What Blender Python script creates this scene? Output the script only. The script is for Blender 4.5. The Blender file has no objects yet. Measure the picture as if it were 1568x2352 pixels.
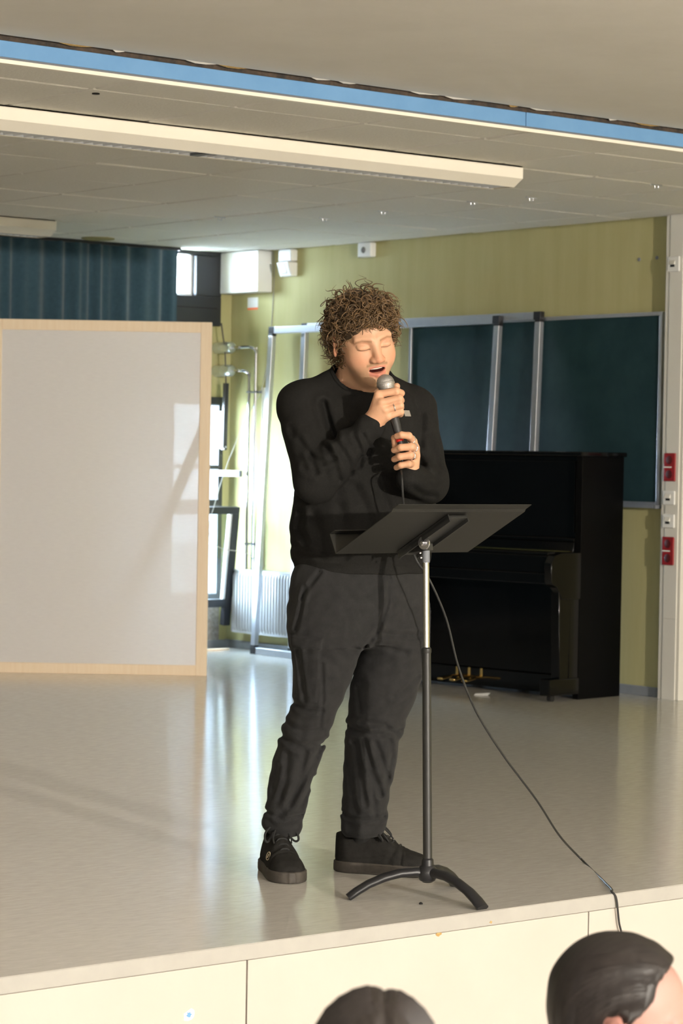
import bpy, bmesh, math, random
import numpy as np
from mathutils import Vector, Matrix
random.seed(7); rng = np.random.default_rng(7)
scene = bpy.context.scene
col = scene.collection
PI = math.pi

# ------------------------------------------------------------------ camera
IW, IH = 1568, 2352
FPX, YAW, PITCH, ROLL, CAM_Z = 5733.0, math.radians(50.93), 0.0219, 0.01715, 1.229
CF = np.array([math.cos(YAW)*math.cos(PITCH), math.sin(YAW)*math.cos(PITCH), -math.sin(PITCH)])
CR = np.array([math.sin(YAW), -math.cos(YAW), 0.0])
CU = np.cross(CR, CF)
CC = np.array([0, 0, CAM_Z])
cr, sr = math.cos(ROLL), math.sin(ROLL)
cam_d = bpy.data.cameras.new('camera'); cam = bpy.data.objects.new('camera', cam_d); col.objects.link(cam)
rv = cr*CR + sr*CU; uv_ = -sr*CR + cr*CU
cam.matrix_world = Matrix(((rv[0], uv_[0], -CF[0], 0), (rv[1], uv_[1], -CF[1], 0), (rv[2], uv_[2], -CF[2], CAM_Z), (0, 0, 0, 1)))
cam_d.sensor_fit = 'VERTICAL'; cam_d.sensor_height = 36.0; cam_d.sensor_width = 24.0
cam_d.lens = FPX/IH*36.0
cam_d.clip_start = .05; cam_d.clip_end = 300
cam_d.dof.use_dof = True; cam_d.dof.focus_distance = 7.2; cam_d.dof.aperture_fstop = 8.0
scene.camera = cam

def ray(px, py):
    u, v = px-IW/2, py-IH/2
    a, b = cr*u+sr*v, -sr*u+cr*v
    return CF*FPX + CR*a - CU*b
def on_z(px, py, z): r = ray(px, py); return CC + r*((z-CAM_Z)/r[2])
def on_x(px, py, x): r = ray(px, py); return CC + r*(x/r[0])
def on_y(px, py, y): r = ray(px, py); return CC + r*(y/r[1])
def on_d(px, py, d): return CC + ray(px, py)*(d/FPX)

# ------------------------------------------------------------------ light
world = bpy.data.worlds.new('sky'); scene.world = world; world.use_nodes = True
bg = world.node_tree.nodes['Background']
bg.inputs['Color'].default_value = (0.70, 0.84, 1.0, 1); bg.inputs['Strength'].default_value = 65.0
scene.view_settings.view_transform = 'Standard'; scene.view_settings.look = 'None'
scene.view_settings.exposure = 0.6; scene.view_settings.gamma = 1.0
scene.view_settings.use_curve_mapping = False

def light(name, kind, loc, target, power, color, size=.3, size_y=None, spot=60, blend=.5):
    d = bpy.data.lights.new(name, kind); d.energy = power; d.color = color
    if kind == 'AREA':
        d.size = size
        if size_y: d.shape = 'RECTANGLE'; d.size_y = size_y
    elif kind == 'SPOT':
        d.shadow_soft_size = size; d.spot_size = math.radians(spot); d.spot_blend = blend
    o = bpy.data.objects.new(name, d); col.objects.link(o); o.location = loc
    o.rotation_euler = (Vector(target)-Vector(loc)).to_track_quat('-Z', 'Y').to_euler()
    return o
WARM = (1.0, 0.91, 0.79)
# stage flood hung under the hall ceiling, to the right of the photographer
light('stage_flood', 'SPOT', (2.4, -10.5, 2.50), (5.6, 7.4, 1.0), 7600, WARM, size=.17, spot=46, blend=.35)
# unseen fill lights added under the hall ceiling to raise the ambient level
for lx in (-1.2, 2.6, 6.4):
    for ly in (-7.6, -4.2, -0.8):
        light('hall_fill', 'AREA', (lx, ly, 2.52), (lx, ly, 0), 115, (1.0, .95, .88), size=1.5, size_y=.25)
# daylight portals of the windows in the back wall
def portal(x0, x1, z0, z1):
    o = light('window_daylight', 'AREA', ((x0+x1)/2, 13.15, (z0+z1)/2), ((x0+x1)/2, 0, (z0+z1)/2), 10, (1, 1, 1), size=x1-x0, size_y=z1-z0)
    o.data.cycles.is_portal = True

# ------------------------------------------------------------------ materials
MATS = {}
def mat(name, c=(.5, .5, .5), rough=.6, metal=0.0, c2=None, scale=20.0, bump=0.0, bscale=None, stretch=(1, 1, 1), spec=.5,
        coat=0.0, sheen=0.0, attr=None, detail=4.0, sss=0.0, rvar=0.0, blotch=None):
    if name in MATS: return MATS[name]
    m = bpy.data.materials.new(name); m.use_nodes = True; MATS[name] = m
    nt = m.node_tree; N = nt.nodes; L = nt.links
    p = N['Principled BSDF']
    p.inputs['Base Color'].default_value = (*c, 1); p.inputs['Roughness'].default_value = rough
    p.inputs['Metallic'].default_value = metal; p.inputs['Specular IOR Level'].default_value = spec
    p.inputs['Coat Weight'].default_value = coat; p.inputs['Coat Roughness'].default_value = .05
    if sheen: p.inputs['Sheen Weight'].default_value = sheen; p.inputs['Sheen Roughness'].default_value = .6
    if sss:
        p.inputs['Subsurface Weight'].default_value = sss; p.inputs['Subsurface Radius'].default_value = (1, .35, .2); p.inputs['Subsurface Scale'].default_value = .008
    tc = N.new('ShaderNodeTexCoord'); mp = N.new('ShaderNodeMapping'); L.new(tc.outputs['Object'], mp.inputs['Vector'])
    mp.inputs['Scale'].default_value = stretch
    basecol = None
    if attr:
        at = N.new('ShaderNodeVertexColor'); at.layer_name = attr; basecol = at.outputs['Color']
        L.new(basecol, p.inputs['Base Color'])
    if c2 or rvar:
        nz = N.new('ShaderNodeTexNoise'); nz.inputs['Scale'].default_value = scale; nz.inputs['Detail'].default_value = detail; nz.inputs['Roughness'].default_value = .65
        L.new(mp.outputs['Vector'], nz.inputs['Vector'])
        if c2:
            mx = N.new('ShaderNodeMix'); mx.data_type = 'RGBA'
            rp = N.new('ShaderNodeMapRange'); rp.inputs['From Min'].default_value = .32; rp.inputs['From Max'].default_value = .68
            L.new(nz.outputs['Fac'], rp.inputs['Value']); L.new(rp.outputs['Result'], mx.inputs['Factor'])
            mx.inputs['A'].default_value = (*c, 1); mx.inputs['B'].default_value = (*c2, 1)
            last = mx.outputs['Result']
            if blotch:
                n2 = N.new('ShaderNodeTexNoise'); n2.inputs['Scale'].default_value = blotch[0]; n2.inputs['Detail'].default_value = 3
                L.new(tc.outputs['Object'], n2.inputs['Vector'])
                r2 = N.new('ShaderNodeMapRange'); r2.inputs['From Min'].default_value = blotch[2]; r2.inputs['From Max'].default_value = blotch[2]+.15
                L.new(n2.outputs['Fac'], r2.inputs['Value'])
                m2 = N.new('ShaderNodeMix'); m2.data_type = 'RGBA'; L.new(r2.outputs['Result'], m2.inputs['Factor'])
                L.new(last, m2.inputs['A']); m2.inputs['B'].default_value = (*blotch[1], 1); last = m2.outputs['Result']
            L.new(last, p.inputs['Base Color'])
        if rvar:
            r3 = N.new('ShaderNodeMapRange'); r3.inputs['To Min'].default_value = max(0, rough-rvar); r3.inputs['To Max'].default_value = rough+rvar
            L.new(nz.outputs['Fac'], r3.inputs['Value']); L.new(r3.outputs['Result'], p.inputs['Roughness'])
    if bump:
        nb = N.new('ShaderNodeTexNoise'); nb.inputs['Scale'].default_value = bscale or scale; nb.inputs['Detail'].default_value = 3
        L.new(mp.outputs['Vector'], nb.inputs['Vector'])
        bp = N.new('ShaderNodeBump'); bp.inputs['Strength'].default_value = 1.0; bp.inputs['Distance'].default_value = bump
        L.new(nb.outputs['Fac'], bp.inputs['Height']); L.new(bp.outputs['Normal'], p.inputs['Normal'])
    return m
M = dict(
  yellow=mat('yellow_wallpaper', (.43, .40, .195), .85, c2=(.475, .445, .23), scale=9, bump=.0012, bscale=60, stretch=(1, 1, .12), spec=.2),
  cream=mat('cream_paint', (.48, .437, .385), .5, c2=(.505, .46, .408), scale=3, spec=.3),
  nosing=mat('nosing_vinyl', (.36, .345, .315), .45, c2=(.40, .385, .35), scale=6, spec=.3),
  lino=mat('linoleum', (.60, .57, .515), .15, c2=(.68, .65, .595), scale=16, detail=8, rvar=.07, stretch=(1, 3.5, 1), spec=.5, bump=.0002, bscale=4),
  tile=mat('ceiling_tile', (.82, .79, .73), .9, c2=(.87, .84, .78), scale=55, bump=.0015, bscale=90, spec=.1),
  gridm=mat('ceiling_grid', (.12, .115, .105), .7, spec=.2),
  plaster=mat('plaster_ceiling', (.74, .70, .64), .9, c2=(.78, .74, .68), scale=3, spec=.1),
  black_gap=mat('gap_shade', (.03, .028, .027), .9, c2=(.10, .07, .05), scale=25),  # near-black colour stands in for the shade inside the ceiling gaps
  blue=mat('blue_steel_paint', (.14, .31, .57), .5, c2=(.165, .345, .61), scale=5, spec=.3),
  steelgrey=mat('grey_primer', (.16, .17, .19), .6),
  whitepaint=mat('white_enamel', (.86, .81, .71), .4, c2=(.88, .83, .73), scale=8, spec=.4),
  white=mat('white_plastic', (.80, .80, .78), .4),
  offwhite=mat('aged_white_plastic', (.72, .70, .64), .45),
  louvre=mat('louvre_aluminium', (.90, .92, .97), .3, metal=0.0),
  radwhite=mat('radiator_enamel', (.46, .46, .46), .4),
  alu=mat('satin_aluminium', (.66, .68, .74), .33, metal=.85, c2=(.7, .72, .77), scale=30),
  chrome=mat('chrome', (.62, .62, .66), .16, metal=1.0),
  blackplastic=mat('black_plastic', (.012, .012, .014), .4),
  blackmetal=mat('black_powder_coat', (.018, .018, .017), .42, bump=.0002, bscale=500),
  desk=mat('desk_powder_coat', (.0085, .0082, .0066), .55, c2=(.0115, .011, .009), scale=60, bump=.0002, bscale=600),
  piano=mat('black_polish', (.0028, .0028, .003), .10, spec=.32),
  pianoside=mat('black_satin', (.0018, .0018, .002), .42, spec=.10),
  brass=mat('polished_brass', (.85, .60, .22), .18, metal=1.0),
  felt=mat('red_felt', (.25, .02, .02), .9),
  board=mat('chalkboard_green', (.010, .030, .036), .55, c2=(.017, .044, .050), scale=5, detail=6, rvar=.06, spec=.12),
  wood=mat('pale_spruce', (.82, .655, .47), .6, c2=(.87, .72, .545), scale=6, stretch=(8, 8, .6), spec=.25),
  curtain=mat('teal_curtain', (.026, .060, .086), .95, c2=(.036, .078, .106), scale=40, sheen=.25, spec=.1),
  winframe=mat('dark_window_frame', (.015, .016, .020), .45),
  rubber=mat('baseboard_grey', (.20, .215, .235), .5, c2=(.24, .255, .275), scale=8),
  concrete=mat('pebble_concrete', (.20, .18, .165), .95, c2=(.36, .335, .31), scale=45, bump=.006, bscale=45),
  red=mat('red_socket', (.30, .012, .016), .35),
  darkgap=mat('dark_hole', (.01, .01, .01), .9),
  orange=mat('orange_print', (.85, .18, .06), .6),
  foil=mat('foil_lagging', (.66, .70, .74), .28, metal=.9, bump=.002, bscale=25),
  hallfloor=mat('hall_linoleum', (.50, .485, .46), .45, c2=(.55, .535, .51), scale=4, stretch=(1, 8, 1)),
  hallwall=mat('hall_wall', (.72, .70, .65), .85, bump=.001, bscale=50),
  pebble=mat('outside_paving', (.45, .45, .43), .9, c2=(.5, .5, .48), scale=3),
  brickred=mat('outside_red_paint', (.55, .05, .06), .7),
  knit=mat('black_sweatshirt', (.0125, .0121, .0113), .95, c2=(.0165, .016, .0148), scale=160, sheen=.0, spec=.1, bump=.0006, bscale=380),
  twill=mat('charcoal_cargo_twill', (.0160, .0158, .0160), .9, c2=(.0225, .0222, .0222), scale=45, sheen=.04, spec=.15, bump=.0005, bscale=420),
  skin=mat('skin', (.7, .45, .33), .5, attr='Col', spec=.35, sss=.12, bump=.0003, bscale=260),
  hair=mat('brown_hair', (.1, .05, .02), .48, attr='Col', spec=.5),
  darkhair=mat('dark_hair', (.012, .009, .008), .5, attr='Col', spec=.45),
  shoe=mat('black_suede', (.011, .010, .009), .85, c2=(.018, .017, .015), scale=60, bump=.0004, bscale=300, spec=.2),
  sole=mat('worn_black_rubber', (.035, .030, .025), .7, c2=(.065, .055, .045), scale=30, bump=.0006, bscale=80),
  lace=mat('black_lace', (.010, .010, .010), .8),
  goldprint=mat('beige_print', (.62, .52, .36), .6),
  patch=mat('grey_patch', (.26, .235, .20), .7),
  silver=mat('silver_ring', (.80, .79, .80), .15, metal=1.0),
  grille=mat('mic_grille', (.42, .40, .38), .38, metal=.75, bump=.0012, bscale=520),
  micbody=mat('mic_body', (.030, .030, .030), .38),
  redband=mat('red_band', (.75, .03, .02), .4),
  cable=mat('black_cable', (.018, .018, .018), .42),
  teeth=mat('teeth', (.78, .72, .62), .3),
  mouth=mat('mouth_inside', (.10, .015, .012), .6),
  eye=mat('eye_white', (.75, .73, .70), .2),
  iris=mat('iris_brown', (.02, .012, .008), .15),
  cloth1=mat('navy_pullover', (.02, .025, .05), .9), cloth2=mat('grey_pullover', (.12, .12, .13), .9),
  seatwood=mat('chair_plywood', (.45, .30, .15), .45),
  chip=mat('bare_chipboard', (.30, .16, .05), .9, c2=(.50, .36, .14), scale=120),
)
# pane: clear thin glass; screen fabric: translucent linen
def node_mat(name, build):
    m = bpy.data.materials.new(name); m.use_nodes = True; nt = m.node_tree; nt.nodes.clear()
    out = nt.nodes.new('ShaderNodeOutputMaterial'); build(nt, out); return m
def _glass(nt, out):
    t = nt.nodes.new('ShaderNodeBsdfTransparent'); t.inputs[0].default_value = (.93, .96, .97, 1)
    g = nt.nodes.new('ShaderNodeBsdfGlossy'); g.inputs['Roughness'].default_value = .02
    mx = nt.nodes.new('ShaderNodeMixShader'); mx.inputs[0].default_value = .06
    nt.links.new(t.outputs[0], mx.inputs[1]); nt.links.new(g.outputs[0], mx.inputs[2]); nt.links.new(mx.outputs[0], out.inputs[0])
M['glass'] = node_mat('window_glass', _glass)
def _linen(nt, out):
    d = nt.nodes.new('ShaderNodeBsdfDiffuse'); tr = nt.nodes.new('ShaderNodeBsdfTranslucent'); tp = nt.nodes.new('ShaderNodeBsdfTransparent'); tp.inputs[0].default_value = (.9, .9, .88, 1)
    tc = nt.nodes.new('ShaderNodeTexCoord'); w = nt.nodes.new('ShaderNodeTexNoise'); w.inputs['Scale'].default_value = 70; w.inputs['Detail'].default_value = 5
    mp = nt.nodes.new('ShaderNodeMapping'); mp.inputs['Scale'].default_value = (.35, 1, 2.2)
    nt.links.new(tc.outputs['Object'], mp.inputs['Vector']); nt.links.new(mp.outputs[0], w.inputs['Vector'])
    mc = nt.nodes.new('ShaderNodeMix'); mc.data_type = 'RGBA'; mc.inputs['A'].default_value = (.78, .745, .735, 1); mc.inputs['B'].default_value = (.86, .825, .815, 1)
    nt.links.new(w.outputs['Fac'], mc.inputs['Factor'])
    for s in (d, tr): nt.links.new(mc.outputs['Result'], s.inputs[0])
    a = nt.nodes.new('ShaderNodeMixShader'); a.inputs[0].default_value = .22
    b = nt.nodes.new('ShaderNodeMixShader'); b.inputs[0].default_value = .004
    nt.links.new(d.outputs[0], a.inputs[1]); nt.links.new(tr.outputs[0], a.inputs[2])
    nt.links.new(a.outputs[0], b.inputs[1]); nt.links.new(tp.outputs[0], b.inputs[2]); nt.links.new(b.outputs[0], out.inputs[0])
M['linen'] = node_mat('translucent_linen', _linen)

# ------------------------------------------------------------------ mesh helpers
def V(*a): return np.array(a, float)
def unit(v): v = np.asarray(v, float); return v/np.linalg.norm(v)
def frame(axis):
    a = unit(axis); h = V(0, 0, 1) if abs(a[2]) < .9 else V(1, 0, 0)
    e1 = unit(np.cross(h, a)); e2 = np.cross(a, e1); return e1, e2, a
class MB:
    def __init__(s): s.v = []; s.f = []
    def add(s, vs, fs):
        o = len(s.v); s.v += [tuple(map(float, q)) for q in vs]; s.f += [tuple(o+i for i in f) for f in fs]; return s
    def box(s, lo, hi):
        (a, b, c), (d, e, f) = lo, hi
        return s.hexa([(a, b, c), (d, b, c), (d, e, c), (a, e, c)], [(a, b, f), (d, b, f), (d, e, f), (a, e, f)])
    def hexa(s, lo4, hi4):
        return s.add(list(lo4)+list(hi4), [(3, 2, 1, 0), (4, 5, 6, 7), (0, 1, 5, 4), (1, 2, 6, 5), (2, 3, 7, 6), (3, 0, 4, 7)])
    def obox(s, c, ax, ay, az, h):     # centre, three axes, half sizes
        c = V(*c); ax, ay, az = unit(ax)*h[0], unit(ay)*h[1], unit(az)*h[2]
        return s.hexa([c-ax-ay-az, c+ax-ay-az, c+ax+ay-az, c-ax+ay-az], [c-ax-ay+az, c+ax-ay+az, c+ax+ay+az, c-ax+ay+az])
    def prism(s, poly, d):             # planar polygon of 3-D points, pushed along d
        n = len(poly); d = V(*d); p = [V(*q) for q in poly]
        return s.add(p+[q+d for q in p], [tuple(range(n))[::-1], tuple(range(n, 2*n))]+[(i, (i+1) % n, n+(i+1) % n, n+i) for i in range(n)])
    def tube(s, pts, r, n=10, cap=True, flat=None, up=None):
        pts = [V(*p) for p in pts]; m = len(pts); rs = r if hasattr(r, '__len__') else [r]*m
        t0 = unit(pts[1]-pts[0]); e1, e2, _ = frame(t0)
        if up is not None: e1 = unit(np.cross(t0, up)); e2 = np.cross(t0, e1) if False else np.cross(t0, e1)
        o = len(s.v); vs = []
        for i in range(m):
            t = unit(pts[min(i+1, m-1)]-pts[max(i-1, 0)])
            e1 = unit(e1-t*(e1@t)); e2 = np.cross(t, e1)
            for k in range(n):
                a = 2*PI*k/n
                f = flat if flat else 1
                vs.append(pts[i]+(e1*math.cos(a)+e2*math.sin(a)*f)*rs[i])
        fs = [(i*n+k, i*n+(k+1) % n, (i+1)*n+(k+1) % n, (i+1)*n+k) for i in range(m-1) for k in range(n)]
        if cap: fs += [tuple(range(n))[::-1], tuple(range((m-1)*n, m*n))]
        return s.add(vs, fs)
    def lathe(s, base, axis, prof, n=24):   # prof: (height, radius)
        base = V(*base); a = unit(axis)
        return s.tube([base+a*h for h, r in prof], [max(r, 1e-4) for h, r in prof], n) if False else s._lathe(base, a, prof, n)
    def _lathe(s, base, a, prof, n):
        e1, e2, a = frame(a); vs = []
        for h, r in prof:
            for k in range(n): q = 2*PI*k/n; vs.append(base+a*h+(e1*math.cos(q)+e2*math.sin(q))*max(r, 1e-5))
        m = len(prof)
        fs = [(i*n+k, i*n+(k+1) % n, (i+1)*n+(k+1) % n, (i+1)*n+k) for i in range(m-1) for k in range(n)]
        fs += [tuple(range(n))[::-1], tuple(range((m-1)*n, m*n))]
        return s.add(vs, fs)
    def torus(s, c, axis, R, r, n=28, k=10):
        e1, e2, a = frame(axis); c = V(*c); vs = []
        for i in range(n):
            q = 2*PI*i/n; d = e1*math.cos(q)+e2*math.sin(q)
            for j in range(k): w = 2*PI*j/k; vs.append(c+d*(R+r*math.cos(w))+a*r*math.sin(w))
        return s.add(vs, [(i*k+j, ((i+1) % n)*k+j, ((i+1) % n)*k+(j+1) % k, i*k+(j+1) % k) for i in range(n) for j in range(k)])
def spline(pts, n=8):
    P = [V(*p) for p in pts]; P = [2*P[0]-P[1]]+P+[2*P[-1]-P[-2]]; out = []
    for i in range(1, len(P)-2):
        a, b, c, d = P[i-1:i+3]
        for k in range(n):
            t = k/n; out.append(.5*((2*b)+(-a+c)*t+(2*a-5*b+4*c-d)*t*t+(-a+3*b-3*c+d)*t**3))
    out.append(P[-2]); return out
def tag(o, label=None, cat=None, group=None, kind=None):
    if label: o['label'] = label
    if cat: o['category'] = cat
    if group: o['group'] = group
    if kind: o['kind'] = kind
    return o
def finish(me, smooth):
    if smooth:
        me.shade_smooth(); me.set_sharp_from_angle(angle=math.radians(smooth))
def obj(name, mb, m, parent=None, smooth=35, bevel=0.0, seg=2):
    """One mesh object from world-space geometry; under a thing the mesh is stored in the thing's own frame."""
    vs, fs = (mb.v, mb.f)
    me = bpy.data.meshes.new(name)
    inv = None; root = parent
    if parent is not None: inv = np.array(wmat(parent).inverted())
    if inv is not None and len(vs):
        a = np.asarray(vs, float); a = a@inv[:3, :3].T+inv[:3, 3]; vs = a.tolist()
    me.from_pydata(vs, [], fs); me.update(); finish(me, smooth)
    me.materials.append(MATS.get(m) if isinstance(m, str) else m)
    o = bpy.data.objects.new(name, me); col.objects.link(o)
    if parent is not None: o.parent = parent
    if bevel:
        b = o.modifiers.new('bevel', 'BEVEL'); b.width = bevel; b.segments = seg; b.limit_method = 'ANGLE'; b.angle_limit = math.radians(40)
    return o
def wmat(o):
    m = o.matrix_basis.copy(); p = o.parent
    while p is not None: m = p.matrix_basis @ m; p = p.parent
    return m
def thing(name, label, cat, loc, rotz=0.0, group=None):
    o = bpy.data.objects.new(name, None); col.objects.link(o); o.location = loc; o.rotation_euler = (0, 0, rotz)
    o.empty_display_size = .1
    return tag(o, label, cat, group)
def one(name, mb, m, label, cat, loc, group=None, **k):   # a thing that is a single mesh, origin at loc
    l = V(*loc); mb.v = [tuple(V(*q)-l) for q in mb.v]
    o = obj(name, mb, m, None, **k); o.location = loc
    return tag(o, label, cat, group)
def struct(name, mb, m, parent=None, **k):
    o = obj(name, mb, m, parent, **k)
    if parent is None: o['kind'] = 'structure'
    return o
# ------------------------------------------------------------------ the room
XW, YB, ZC = 9.536, 12.90, 2.517       # right wall, back wall, stage ceiling
YE, HALL = 5.0, -0.72                  # stage edge, hall floor
YBEAM, ZH = 7.13, 2.60                 # blue beam, hall ceiling
XL, YF = -3.2, -11.5
# stage: body, floor sheet, edge strip, front panels
fl = struct('floor', MB().box((XL, YE, -.012), (XW, YB, 0)), M['lino'], smooth=0)
body = struct('stage_platform', MB().box((XL, YE+.03, HALL), (XW, YB, -.012)), M['cream'], smooth=0)
struct('edge_strip', MB().box((XL, YE-.003, -.041), (XW, YE+.03, -.0005)), M['nosing'], body, smooth=0, bevel=.003)
pj = 3.78-1.205*6
while pj < XW:
    struct('front_panel', MB().box((max(pj, XL)+.0025, YE+.002, HALL+.03), (min(pj+1.205, XW)-.0025, YE+.03, -.0425)), M['cream'], body, smooth=0, bevel=.001)
    pj += 1.205
struct('panel_joint_back', MB().box((XL, YE+.0255, HALL), (XW, YE+.0295, -.042)), M['chip'], body, smooth=0)
def blob(px, py, y, r, n=11, seed=1):
    rr = random.Random(seed); c = on_y(px, py, y); out = []
    for k in range(n):
        a = 2*PI*k/n; q = r*(.6+.7*rr.random()); out.append((c[0]+q*1.25*math.cos(a), y, c[2]+q*math.sin(a)))
    return out
struct('paint_chip', MB().prism(blob(1008, 2143, YE+.002, .0085, seed=4), (0, -.0012, 0)), M['chip'], body, smooth=0)
struct('paint_chip', MB().prism(blob(1127, 2118, YE-.003, .004, seed=9), (0, -.0008, 0)), M['chip'], body, smooth=0)
struct('torn_sticker', MB().prism(blob(433, 2330, YE+.002, .0150, seed=12), (0, -.0007, 0)), M['whitepaint'], body, smooth=0)
struct('sticker_remnant', MB().prism(blob(434, 2330, YE+.0013, .0062, seed=15), (0, -.0010, 0)), M['blue'], body, smooth=0)
struct('hall_floor', MB().box((XL, YF, HALL-.05), (XW, YE+.03, HALL)), M['hallfloor'], smooth=0)
# walls
struct('light_block_slab', MB().box((XL-.2, YF-.2, ZH+.38), (XW+.2, YB+.25, ZH+.48)), M['concrete'], smooth=0)  # unseen slab added to stop sky light leaking through the ceiling gap
struct('wall_right', MB().box((XW, YF, HALL-.05), (XW+.2, YB+.25, ZH+.4)), M['yellow'], smooth=0)
struct('wall_left', MB().box((XL-.2, YF, HALL-.05), (XL, YB+.25, ZH+.4)), M['hallwall'], smooth=0)
struct('wall_front', MB().box((XL-.2, YF-.2, HALL-.05), (XW+.2, YF, ZH+.4)), M['hallwall'], smooth=0)
# back wall with an upper and a lower window opening in the corner and a curtained band further left
WX0, WX1 = 8.62, 9.46                  # opening in the corner
UZ0, UZ1 = 2.16, 2.50; LZ0, LZ1 = .30, 1.60
wb = MB()
def wallpiece(x0, x1, z0, z1): wb.box((x0, YB, z0), (x1, YB+.22, z1))
wallpiece(XL, WX0, HALL-.05, ZH+.4)
wallpiece(WX1, XW, HALL-.05, ZH+.4); wallpiece(9.42, WX1, UZ0, UZ1); wallpiece(WX0, WX1, HALL-.05, LZ0); wallpiece(WX0, WX1, LZ1, UZ0); wallpiece(WX0, WX1, UZ1, ZH+.4)
wall_b = struct('wall_back', wb, M['yellow'], smooth=0)
struct('parapet', MB().box((WX0-.6, YB-.035, .0), (XW-.085, YB, LZ0)), M['concrete'], wall_b, smooth=0)
portal(WX0, WX1, UZ0, UZ1); portal(WX0, WX1, LZ0, LZ1)
# upper window: dark boards, casement and pane
w1 = MB(); y0, y1 = YB-.03, YB+.10
u_l, u_r, u_b, u_t = 9.06, 9.235, 2.235, 2.492
w1.box((WX0-.02, y0, 2.05), (9.432, y1-.06, u_b)).box((WX0-.02, y0, u_t), (9.432, y1-.06, ZC+.02)).box((u_r, y0, u_b), (9.432, y1-.06, u_t))
win1 = struct('window_1', w1, M['winframe'], smooth=0, bevel=.004)
struct('casement', MB().box((WX0, y0+.045, u_b), (u_r, y0+.075, u_b+.016)).box((u_r-.018, y0+.045, u_b+.016), (u_r, y0+.075, u_t)), M['white'], win1, smooth=0)
struct('pane', MB().box((WX0, y0+.058, u_b+.016), (u_r-.018, y0+.064, u_t)), M['glass'], win1, smooth=0)
struct('board_joint', MB().box((WX0, y0-.002, 2.158), (9.40, y0+.001, 2.164)), M['darkgap'], win1, smooth=0)
# lower window: dark frame, two fixed lights and an inward tilted bottom sash
w2 = MB()
w2.box((WX0, y0, LZ1-.05), (WX1+.005, y1, LZ1)).box((WX1-.030, y0, LZ0), (WX1+.005, y1, LZ1-.05)).box((WX0, y0, LZ0), (WX1-.03, y1, LZ0+.045)).box((WX0, y0, .90), (WX1-.03, y1, .945)).box((WX0, y0, 1.14), (WX1-.03, y1, 1.165))
win2 = struct('window_2', w2, M['winframe'], smooth=0, bevel=.003)
for za, zb in ((LZ0+.045, .90), (.945, 1.14), (1.165, LZ1-.05)):
    struct('pane', MB().box((WX0, YB+.03, za), (WX1-.03, YB+.036, zb)), M['glass'], win2, smooth=0)
# tilted sash standing in the room
sb, st = V(0, YB-.125, .15), V(0, YB-.215, .905)
sv = unit(st-sb); sn = unit(np.cross(V(1, 0, 0), sv)); L_ = np.linalg.norm(st-sb)
def sash_bar(xa, xb, ta, tb, th=.022):
    return MB().obox(V((xa+xb)/2, 0, 0)+sb+sv*((ta+tb)/2), (1, 0, 0), sv, sn, ((xb-xa)/2, (tb-ta)/2, th))
struct('sash_rail', sash_bar(8.78, 9.455, L_-.045, L_), M['winframe'], win2, smooth=0, bevel=.002)
struct('sash_stile', sash_bar(9.405, 9.455, 0, L_-.045), M['winframe'], win2, smooth=0, bevel=.002)
struct('sash_bead', sash_bar(9.385, 9.405, .17, L_-.045, .012), M['white'], win2, smooth=0)
struct('sash_rail', sash_bar(8.78, 9.405, .12, .17), M['winframe'], win2, smooth=0, bevel=.002)
struct('pane', sash_bar(8.78, 9.385, .17, L_-.045, .003), M['glass'], win2, smooth=0)
# outside
struct('ground', MB().box((-20, YB+.25, -1.4), (40, 60, -1.2)), M['pebble'], smooth=0)
one('outdoor_post', MB().box((15.55, 23.0, -1.2), (15.85, 23.3, 7)), M['brickred'], 'red painted post seen outside through the upper window', 'post', (15.7, 23.15, -1.2), smooth=0)
# baseboards
struct('baseboard_right', MB().box((XW-.014, 9.09, 0), (XW, YB, .05)), M['rubber'], smooth=0, bevel=.003)
struct('baseboard_back', MB().box((XL, YB-.049, 0), (XW-.014, YB-.035, .05)), M['rubber'], smooth=0, bevel=.003)
# ceilings
clg = struct('ceiling', MB().box((XL, YBEAM+.02, ZC+.012), (XW, YB, ZC+.06)), M['gridm'], smooth=0)
TX, TY, TS = 4.889, 7.465, .625
tiles = {}
for i in range(-3, 8):
    for j in range(-1, 9):
        x0, x1 = TX+i*TS, min(TX+(i+1)*TS, XW); ya, yb = max(TY+j*TS, YBEAM+.035), min(TY+(j+1)*TS, YB)
        if x1-x0 < .02 or yb-ya < .02: continue
        dz = random.uniform(-.002, .002)
        key = (round(x1-x0, 3), round(yb-ya, 3))
        if key not in tiles:
            w, h = (x1-x0)/2-.0060, (yb-ya)/2-.0060; e = .006
            mb = MB().add([(-w+e, -h+e, 0), (w-e, -h+e, 0), (w-e, h-e, 0), (-w+e, h-e, 0), (-w, -h, .006), (w, -h, .006), (w, h, .006), (-w, h, .006), (-w, -h, .02), (w, -h, .02), (w, h, .02), (-w, h, .02)],
                          [(3, 2, 1, 0), (8, 9, 10, 11)]+[(a, (a+1) % 4, 4+(a+1) % 4, 4+a) for a in range(4)]+[(4+a, 4+(a+1) % 4, 8+(a+1) % 4, 8+a) for a in range(4)])
            o = obj('ceiling_tile', mb, M['tile'], clg, smooth=0); tiles[key] = o.data
        else:
            o = bpy.data.objects.new('ceiling_tile', tiles[key]); col.objects.link(o); o.parent = clg
        o.location = ((x0+x1)/2, (ya+yb)/2, ZC+dz)
        o.rotation_euler = (random.uniform(-.0035, .0035), random.uniform(-.0035, .0035), 0)
struct('ceiling_rest', MB().box((XL, YBEAM+.035, ZC), (TX-3*TS-.004, YB, ZC+.012)), M['tile'], clg, smooth=0)
ch = struct('hall_ceiling', MB().box((XL, 5.668, ZH), (XW, YBEAM-.014, ZH+.05)).box((XL, YF, ZH-.004), (XW, 5.655, ZH+.05)), M['plaster'], smooth=0)
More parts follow.
